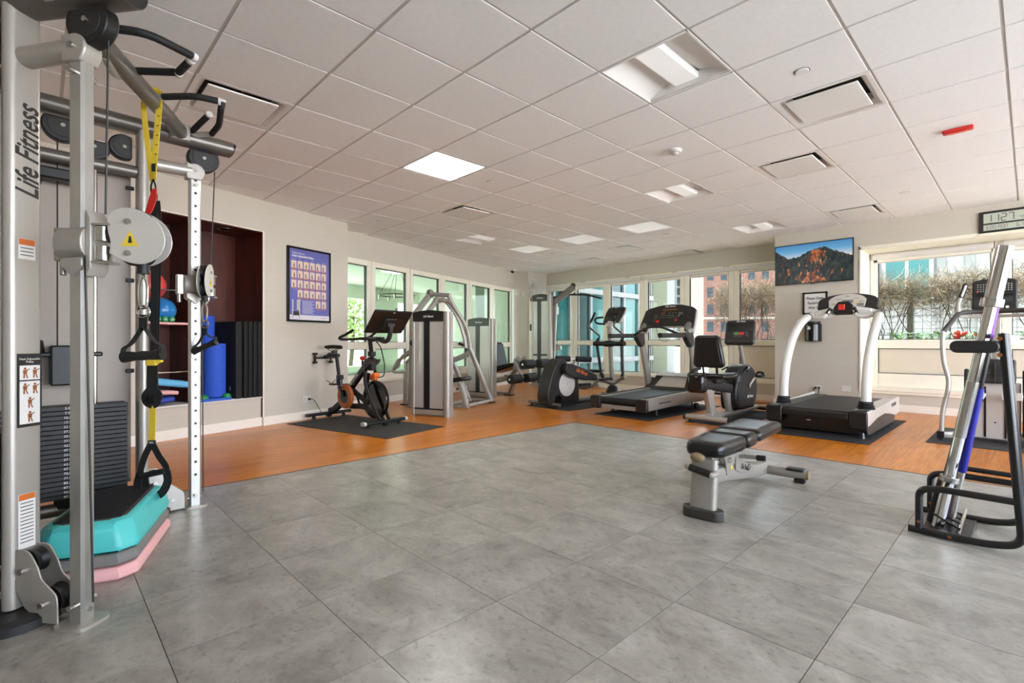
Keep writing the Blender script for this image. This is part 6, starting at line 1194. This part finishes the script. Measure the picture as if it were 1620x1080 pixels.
# ---- barbell rack
rk = thing('barbell_rack', 'black tubular A-shaped barbell stand on the grey floor at right', 'rack', (-.41, 3.36, 0))
def P(mb, n, m='black_metal', par=rk, **k): return mb.build(n, m, par, **k)
for y in (-.03, .40):
    P(MB().tube(fil([(-.045, y, .022), (.27, y, .022), (.385, y, .05), (.37, y, .26), (.315, y+(.02 if y < .1 else -.10), 1.06)], .11, 7), .0185, 12), 'side_frame'); P(MB().tube(fil([(-.005, y, .03), (-.005, y, .24), (.08, y, .255), (.365, y, .252)], .10, 7), .0175, 12), 'hoop')
    P(MB().cyl((-.048, y, .022), (-.05, y, .022), .0195, n=12), 'tube_cap', 'black_rubber')
    for (x, z) in ((-.005, .07), (.12, .022)): P(MB().cyl((x, y-.021, z), (x, y+.021, z), .008, n=8), 'bolt', 'copper')
for p, q in (((.365, -.03, .285), (.365, .40, .285)), ((.10, .40, .30), (.365, .40, .295)), ((.12, -.03, .022), (.12, .40, .022)), ((.315, -.01, 1.04), (.315, .30, 1.04))): P(MB().tube([p, q], .014, 10), 'cross_tube')
P(MB().bb(.0, .20, .0, .37, .012, .022), 'base_tray', 'charcoal_light', bevel=.003); P(MB().tube([(.15, .0, .03), (.155, .36, .075)], .008, 8), 'tray_bar', 'steel')
for k in range(4): P(MB().tube([(.04, .06+.08*k, .10), (.155, .05+.09*k, .045)], .006, 6), 'divider_rod')
P(MB().prism(rrect(.185, .062, .030, 6, .213, .995), -.065, -.045, 'xz'), 'bar_rest', 'charcoal', bevel=.006); P(MB().prism(rrect(.185, .062, .030, 6, .213, .995), .27, .29, 'xz'), 'bar_rest', 'charcoal', bevel=.006)
for z in (1.035, .955): P(MB().cyl((.305, -.05, z), (.305, -.03, z), .010, n=10), 'rest_bolt', 'copper')
def bar(nm, lab, a, b_, parts):
    t = thing(nm, lab, 'barbell', a); d = (V3(b_)-V3(a)); L = d.length; u = d.normalized(); t.rotation_mode = 'QUATERNION'; t.rotation_quaternion = V3((0, 0, 1)).rotation_difference(u)
    for n, z0, z1, r, m in parts: MB().lathe([(0, z0), (r-.002, z0), (r, z0+.002), (r, z1-.002), (r-.002, z1), (0, z1)], n=20).build(n, m, t)
b0 = (-.41+.060, 3.36+.08, .026); b1 = (-.41+.322, 3.36+.11, 1.50)
bar('olympic_barbell', 'thick chrome barbell leaning in the black rack, its end highest', b0, b1, [('lower_sleeve', 0, .255, .026, 'chrome'), ('lower_collar', .255, .285, .042, 'steel'), ('shaft', .285, 1.19, .0245, 'chrome'), ('clear_sleeve', .50, .80, .027, 'steel'), ('upper_collar', 1.19, 1.232, .047, 'steel'), ('upper_sleeve', 1.232, 1.50, .036, 'chrome')])
bar('padded_bar', 'blue foam padded bar behind the chrome barbell in the rack', (-.41+.105, 3.36+.17, .026), (-.41+.262, 3.36+.16, 1.02), [('lower_tip', 0, .30, .016, 'steel'), ('foam_sleeve', .30, .76, .019, 'cobalt'), ('shaft', .76, 1.02, .014, 'black_metal')])
bar('padded_bar', 'purple padded bar standing behind the chrome barbell in the rack', (-.41+.09, 3.36+.235, .026), (-.41+.282, 3.36+.235, 1.24), [('lower_grip', 0, .22, .020, 'purple'), ('shaft', .22, .95, .012, 'steel'), ('upper_grip', .95, 1.20, .021, 'purple'), ('end_cap', 1.20, 1.24, .019, 'yellow')])
bar('steel_bar', 'slim chrome bar at the back of the black barbell rack', (-.41+.045, 3.36+.30, .026), (-.41+.255, 3.36+.31, 1.20), [('lower_tip', 0, .3, .014, 'chrome'), ('shaft', .3, 1.20, .0125, 'steel'), ('tip', 1.20, 1.22, .015, 'black_rubber')])
bar('dark_bar', 'black weighted bar low in the black barbell rack behind the chrome sleeve', (-.41+.03, 3.36+.16, .026), (-.41+.22, 3.36+.22, .95), [('lower_weight', 0, .27, .028, 'black_rubber'), ('shaft', .27, .95, .013, 'black_metal')])
# ================================================================== PIER: television, sign, dispenser, clock
def imgmat():
    m = bpy.data.materials.new('mountain_screen'); m.use_nodes = True; N, K = nt(m); b = N['Principled BSDF']
    tc = N.new('ShaderNodeTexCoord'); sp = N.new('ShaderNodeSeparateXYZ'); K.new(tc.outputs['Object'], sp.inputs[0])   # object x in [-.53,.53], z in [-.3,.3]
    def math_(op, a, b_=None, c=None):
        n = N.new('ShaderNodeMath'); n.operation = op
        for i, v in enumerate((a, b_, c)):
            if v is None: continue
            if isinstance(v, (int, float)): n.inputs[i].default_value = v
            else: K.new(v, n.inputs[i])
        return n.outputs[0]
    def noise(scale, detail, stretch=(1, 1, 1), off=(0, 0, 0)):
        mp = N.new('ShaderNodeMapping'); mp.inputs['Scale'].default_value = stretch; mp.inputs['Location'].default_value = off; K.new(tc.outputs['Object'], mp.inputs[0]); n = N.new('ShaderNodeTexNoise'); n.inputs['Scale'].default_value = scale; n.inputs['Detail'].default_value = detail; n.inputs['Roughness'].default_value = .62; K.new(mp.outputs[0], n.inputs[0]); return n.outputs[0]
    def ramp(v, st):
        r = N.new('ShaderNodeValToRGB'); e = r.color_ramp.elements
        while len(e) < len(st): e.new(.5)
        for q, (p, c) in zip(e, st): q.position = p; q.color = lin(c)
        K.new(v, r.inputs[0]); return r.outputs[0]
    def mix(f, a, b_):
        n = N.new('ShaderNodeMix'); n.data_type = 'RGBA'; K.new(f, n.inputs[0]); K.new(a, n.inputs[6]); K.new(b_, n.inputs[7]); return n.outputs[2]
    x, z = sp.outputs[0], sp.outputs[2]
    sky = ramp(math_('MULTIPLY_ADD', z, 1.75, .45), [(.42, '#f0a060'), (.52, '#e8b890'), (.62, '#a9b4bd'), (.78, '#5b93b8'), (1, '#356f9e')])
    jag = noise(9, 7, (1, .01, .01)); jag2 = noise(22, 5, (1, .01, .01), (3, 0, 0))
    pk = math_('MULTIPLY', math_('POWER', 2.718, math_('MULTIPLY', math_('POWER', math_('SUBTRACT', x, .10), 2), -9)), .20)
    hl = math_('MULTIPLY', math_('POWER', 2.718, math_('MULTIPLY', math_('POWER', math_('ADD', x, .56), 2), -30)), .20)
    rd = math_('ADD', math_('ADD', pk, hl), math_('MULTIPLY_ADD', jag, .14, math_('MULTIPLY_ADD', jag2, .05, -.075)))
    mk = math_('GREATER_THAN', rd, z)
    n1 = noise(14, 9, (1.3, 1, .8)); n2 = noise(13, 9, (1.5, 1, .7), (5, 0, 2))
    rock = ramp(n1, [(.3, '#0a1016'), (.45, '#16222a'), (.55, '#28332f'), (.7, '#3e4640')])
    orange = ramp(noise(12, 8), [(.3, '#3a1c14'), (.5, '#95502e'), (.7, '#d9a070')])
    def gz(cx, cz, k1, k2, a): return math_('MULTIPLY', math_('POWER', 2.718, math_('ADD', math_('MULTIPLY', math_('POWER', math_('SUBTRACT', x, cx), 2), -k1), math_('MULTIPLY', math_('POWER', math_('SUBTRACT', z, cz), 2), -k2))), a)
    wgt = math_('ADD', math_('ADD', gz(.06, .08, 70, 60, .20), gz(-.05, -.21, 25, 90, .17)), gz(-.42, -.12, 60, 40, .08))
    mo = ramp(math_('ADD', n2, wgt), [(.60, '#000000'), (.67, '#ffffff')])
    bwn = N.new('ShaderNodeRGBToBW'); K.new(mo, bwn.inputs[0]); mt = mix(bwn.outputs[0], rock, orange); col = mix(mk, sky, mt)
    K.new(col, b.inputs['Base Color']); b.inputs['Base Color'].default_value = (0, 0, 0, 1); b.inputs['Roughness'].default_value = .25
    for l in list(b.inputs['Base Color'].links): m.node_tree.links.remove(l)
    K.new(col, b.inputs['Emission Color']); b.inputs['Emission Strength'].default_value = .42; MATS['mountain_screen'] = m
imgmat()
tv = thing('television', 'flat wall television showing a mountain sunset on the pier', 'television', (-2.345, 8.455, 2.235))
MB().bb(-.54, .54, -.012, .02, -.312, .312).build('bezel', 'black_gloss', tv, bevel=.004); MB().bb(-.527, .527, -.0135, -.0121, -.297, .299).build('screen', 'mountain_screen', tv); MB().bb(-.15, .15, 0.018, .044, -.12, .12).build('wall_bracket', 'black_metal', tv); MB().bb(-.03, .03, -.013, .01, -.32, -.31).build('logo_tab', 'charcoal_light', tv)
sg = thing('framed_sign', 'black framed notice under the television', 'sign', (-2.32, 8.5, 1.618))
MB().bb(-.17, -.145, -.022, 0, -.17, .17).bb(.145, .17, -.022, 0, -.17, .17).bb(-.17, .17, -.022, 0, .145, .17).bb(-.17, .17, -.022, 0, -.17, -.145).build('frame', 'black_gloss', sg, bevel=.003); MB().bb(-.146, .146, -.012, -.004, -.146, .146).build('sheet', 'white_print', sg)
for k, l_ in enumerate(('Please Clean', 'Equipment', 'After Use')): text('lettering', l_, .052, 'dark_print', sg, face((0, -.0125, .075-.072*k), (1, 0, 0), (0, 0, 1)), weight=.0012, sx=.9)
dp = thing('wipe_dispenser', 'glossy black wipe dispenser on the pier below the sign', 'dispenser', (-2.345, 8.5, 1.18))
MB().prism([(-.115, 0)]+[(.115*math.cos(a), -.15*math.sin(a)) for a in [PI-PI*k/14 for k in range(15)]]+[(.115, 0)], -.15, .12).build('canister', 'black_gloss', dp, bevel=.012); MB().prism([(-.10, 0)]+[(.10*math.cos(a), -.13*math.sin(a)) for a in [PI-PI*k/14 for k in range(15)]]+[(.10, 0)], .12, .155).build('lid', 'black_plastic', dp, bevel=.012); MB().prism([(-.04, .03), (0, .03), (.0, .065), (-.02, .085), (-.04, .065)], -.152, -.146, 'xz').build('paper_wipe', 'white_print', dp)
ck = thing('digital_clock', 'black digital wall clock reading 11:27 above the right-hand window', 'clock', (-.21, 8.5, 2.525))
MB().bb(-.25, .25, -.03, 0, -.135, .13).build('case', 'charcoal', ck, bevel=.008); MB().bb(-.205, .195, -.0315, -.029, -.02, .10).build('main_lcd', 'lcd', ck); MB().bb(-.205, .195, -.0315, -.029, -.11, -.04).build('date_lcd', 'lcd', ck)
SEG = {'0': 'abcdef', '1': 'bc', '2': 'abged', '3': 'abgcd', '4': 'fgbc', '5': 'afgcd', '6': 'afgedc', '7': 'abc', '8': 'abcdefg', '9': 'abcfgd', 'M': 'abcefg', 'O': 'abcdef', 'N': 'abcef', ' ': ''}
def seven(s, x, z, h, gap=1.0):
    m = MB(); w = h*.5; t = h*.1
    for c in s:
        for g_ in SEG[c]:
            cx, cz, dx, dz = {'a': (0, h/2, w, t), 'g': (0, 0, w, t), 'd': (0, -h/2, w, t), 'b': (w/2, h/4, t, h/2), 'c': (w/2, -h/4, t, h/2), 'f': (-w/2, h/4, t, h/2), 'e': (-w/2, -h/4, t, h/2)}[g_]; m.bb(x+cx-dx/2, x+cx+dx/2, -.0325, -.0313, z+cz-dz/2, z+cz+dz/2)
        x += w*1.55*gap
    return m
seven('11', -.155, .038, .085, 1.0).build('hour_digits', 'lcd_digit', ck); seven('27', -.02, .038, .085, 1.0).build('minute_digits', 'lcd_digit', ck); seven('45', .135, .015, .04, .95).build('second_digits', 'lcd_digit', ck); MB().bb(-.058, -.050, -.0325, -.0313, .05, .06).bb(-.058, -.050, -.0325, -.0313, .02, .03).build('colon', 'lcd_digit', ck)
seven('3', -.175, -.075, .04).build('month_digit', 'lcd_digit', ck); seven('20', -.135, -.075, .04).build('day_digits', 'lcd_digit', ck); seven('MON', -.06, -.075, .04).build('weekday_letters', 'lcd_digit', ck); seven('67', .105, -.075, .04).build('temperature_digits', 'lcd_digit', ck)
MB().bb(-.25, .25, -.025, 0, -.16, -.142).build('lower_ledge', 'frame', ck)
# ================================================================== SHADES, FAN, CORNER FITTINGS
def shade(lab, x0, x1, y, z, r=.042):
    t = thing('roller_shade', lab, 'shade', ((x0+x1)/2, y, z), group='rolled up roller shades'); h = (x1-x0)/2
    MB().lathe([(0, -h+.02), (r, -h+.02), (r, h-.02), (0, h-.02)], n=20, ax='X').build('roll', 'white_plastic', t); MB().bb(-h+.03, h-.03, .0, .004, -r-.035, 0).build('fabric_edge', 'frame', t); MB().bb(-h+.03, h-.03, -.006, .010, -r-.05, -r-.03).build('hem_bar', 'lt_grey', t, bevel=.003)
    for s in (-1, 1): MB().box((s*(h-.008), 0, 0), (.014, .09, .09)).build('bracket', 'lt_grey', t, bevel=.004)
shade('long white roller shade at the left end of the back windows', -8.48, -5.74, 9.06, 2.355); shade('long white roller shade over the right part of the back windows', -5.70, -2.92, 9.06, 2.355); shade('white roller shade at the left of the right-hand window', -1.70, -.32, 9.04, 2.305, .05); shade('white roller shade at the far right window', -.26, 1.15, 9.04, 2.305, .05)
for k, x in enumerate((-7.35, -6.1, -5.0, -3.95)):
    t = thing('blind_clip', ['small grey blind clip above the lat pulldown bar', 'small grey blind clip above the elliptical console', 'small grey blind clip above the treadmill console', 'small grey blind clip above the brick building view'][k], 'clip', (x, 9.075, 2.418), group='small clips on the head trim'); MB().bb(-.05, .05, -.02, 0, -.008, .006).build('plate', 'grey_riser', t, bevel=.002); MB().bb(-.015, .015, -.03, -.02, -.006, .004).build('tab', 'lt_grey', t)
fo = V3((-8.63, 8.83, 2.26)); fn = thing('wall_fan', 'white oscillating wall fan on the corner pier', 'fan', fo, math.radians(-62))
MB().bb(-.10, -.06, -.07, .07, -.16, .08).build('wall_mount', 'white_plastic', fn, bevel=.015); MB().otube([(-.07, 0, -.02), (.04, 0, .0)], .05, .05).lathe([(0, -.02), (.055, -.02), (.065, .05), (.05, .10), (0, .10)], (.05, 0, .02), 18, 'X').build('motor', 'white_plastic', fn)
cg = MB()
for a in range(0, 360, 15): cg.tube([(.17, .03*math.cos(math.radians(a)), .02+.03*math.sin(math.radians(a))), (.20, .12*math.cos(math.radians(a)), .02+.12*math.sin(math.radians(a))), (.16, .27*math.cos(math.radians(a)), .02+.27*math.sin(math.radians(a))), (.09, .19*math.cos(math.radians(a)), .02+.19*math.sin(math.radians(a))), (.07, .06*math.cos(math.radians(a)), .02+.06*math.sin(math.radians(a)))],   .004, 5)
for r_, x in ((.27, .16), (.15, .195), (.09, .19), (.19, .09)): cg.tube([(x, r_*math.cos(2*PI*k/28), .02+r_*math.sin(2*PI*k/28)) for k in range(28)], .005, 5, closed=True)
cg.build('cage', 'white_plastic', fn)
for k in range(3):
    a = 2*PI*k/3; MB().add([(.13+q, rr_*math.cos(a+w_), .02+rr_*math.sin(a+w_)) for rr_, w_, q in ((.03, -.3, .01), (.19, -.45, .025), (.20, .35, -.015), (.03, .3, -.01))], [(0, 1, 2, 3)]).build('blade', 'lt_grey', fn)
MB().lathe([(0, 0), (.04, 0), (.035, .02), (0, .025)], (.185, 0, .02), 16, 'X').build('hub_cap', 'white_plastic', fn)
pd = V3((-8.679+8.997, 8.583-8.434, 0)).normalized(); pa = math.atan2(pd.y, pd.x)
for k, (f, w_, h_) in enumerate(((.09, .12, .055), (.235, .05, .10))):
    c = V3((-9.0, 8.43, 2.205))+pd*f; t = thing('wall_device', ['white rectangular device high on the corner pier', 'slim white sensor high on the corner pier'][k], 'wall device', c+V3((pd.y, -pd.x, 0))*.012, pa); MB().bb(-w_/2, w_/2, -.025, 0, -h_/2, h_/2).build('cover', 'white_plastic', t, bevel=.006); MB().bb(-w_/4, w_/4, -.028, -.025, -h_/5, h_/5).build('insert', 'lt_grey', t)
c = V3((-8.66, 8.66, 2.07)); t = thing('small_speaker', 'small black device on the pier below the wall fan', 'wall device', c+V3((.02, 0, 0)), math.radians(-10)); MB().sphere((.02, 0, 0), (.03, .045, .055), 12, 8).build('body', 'black_plastic', t); MB().bb(-.02, .0, -.03, .03, -.04, .04).build('bracket', 'black_metal', t)
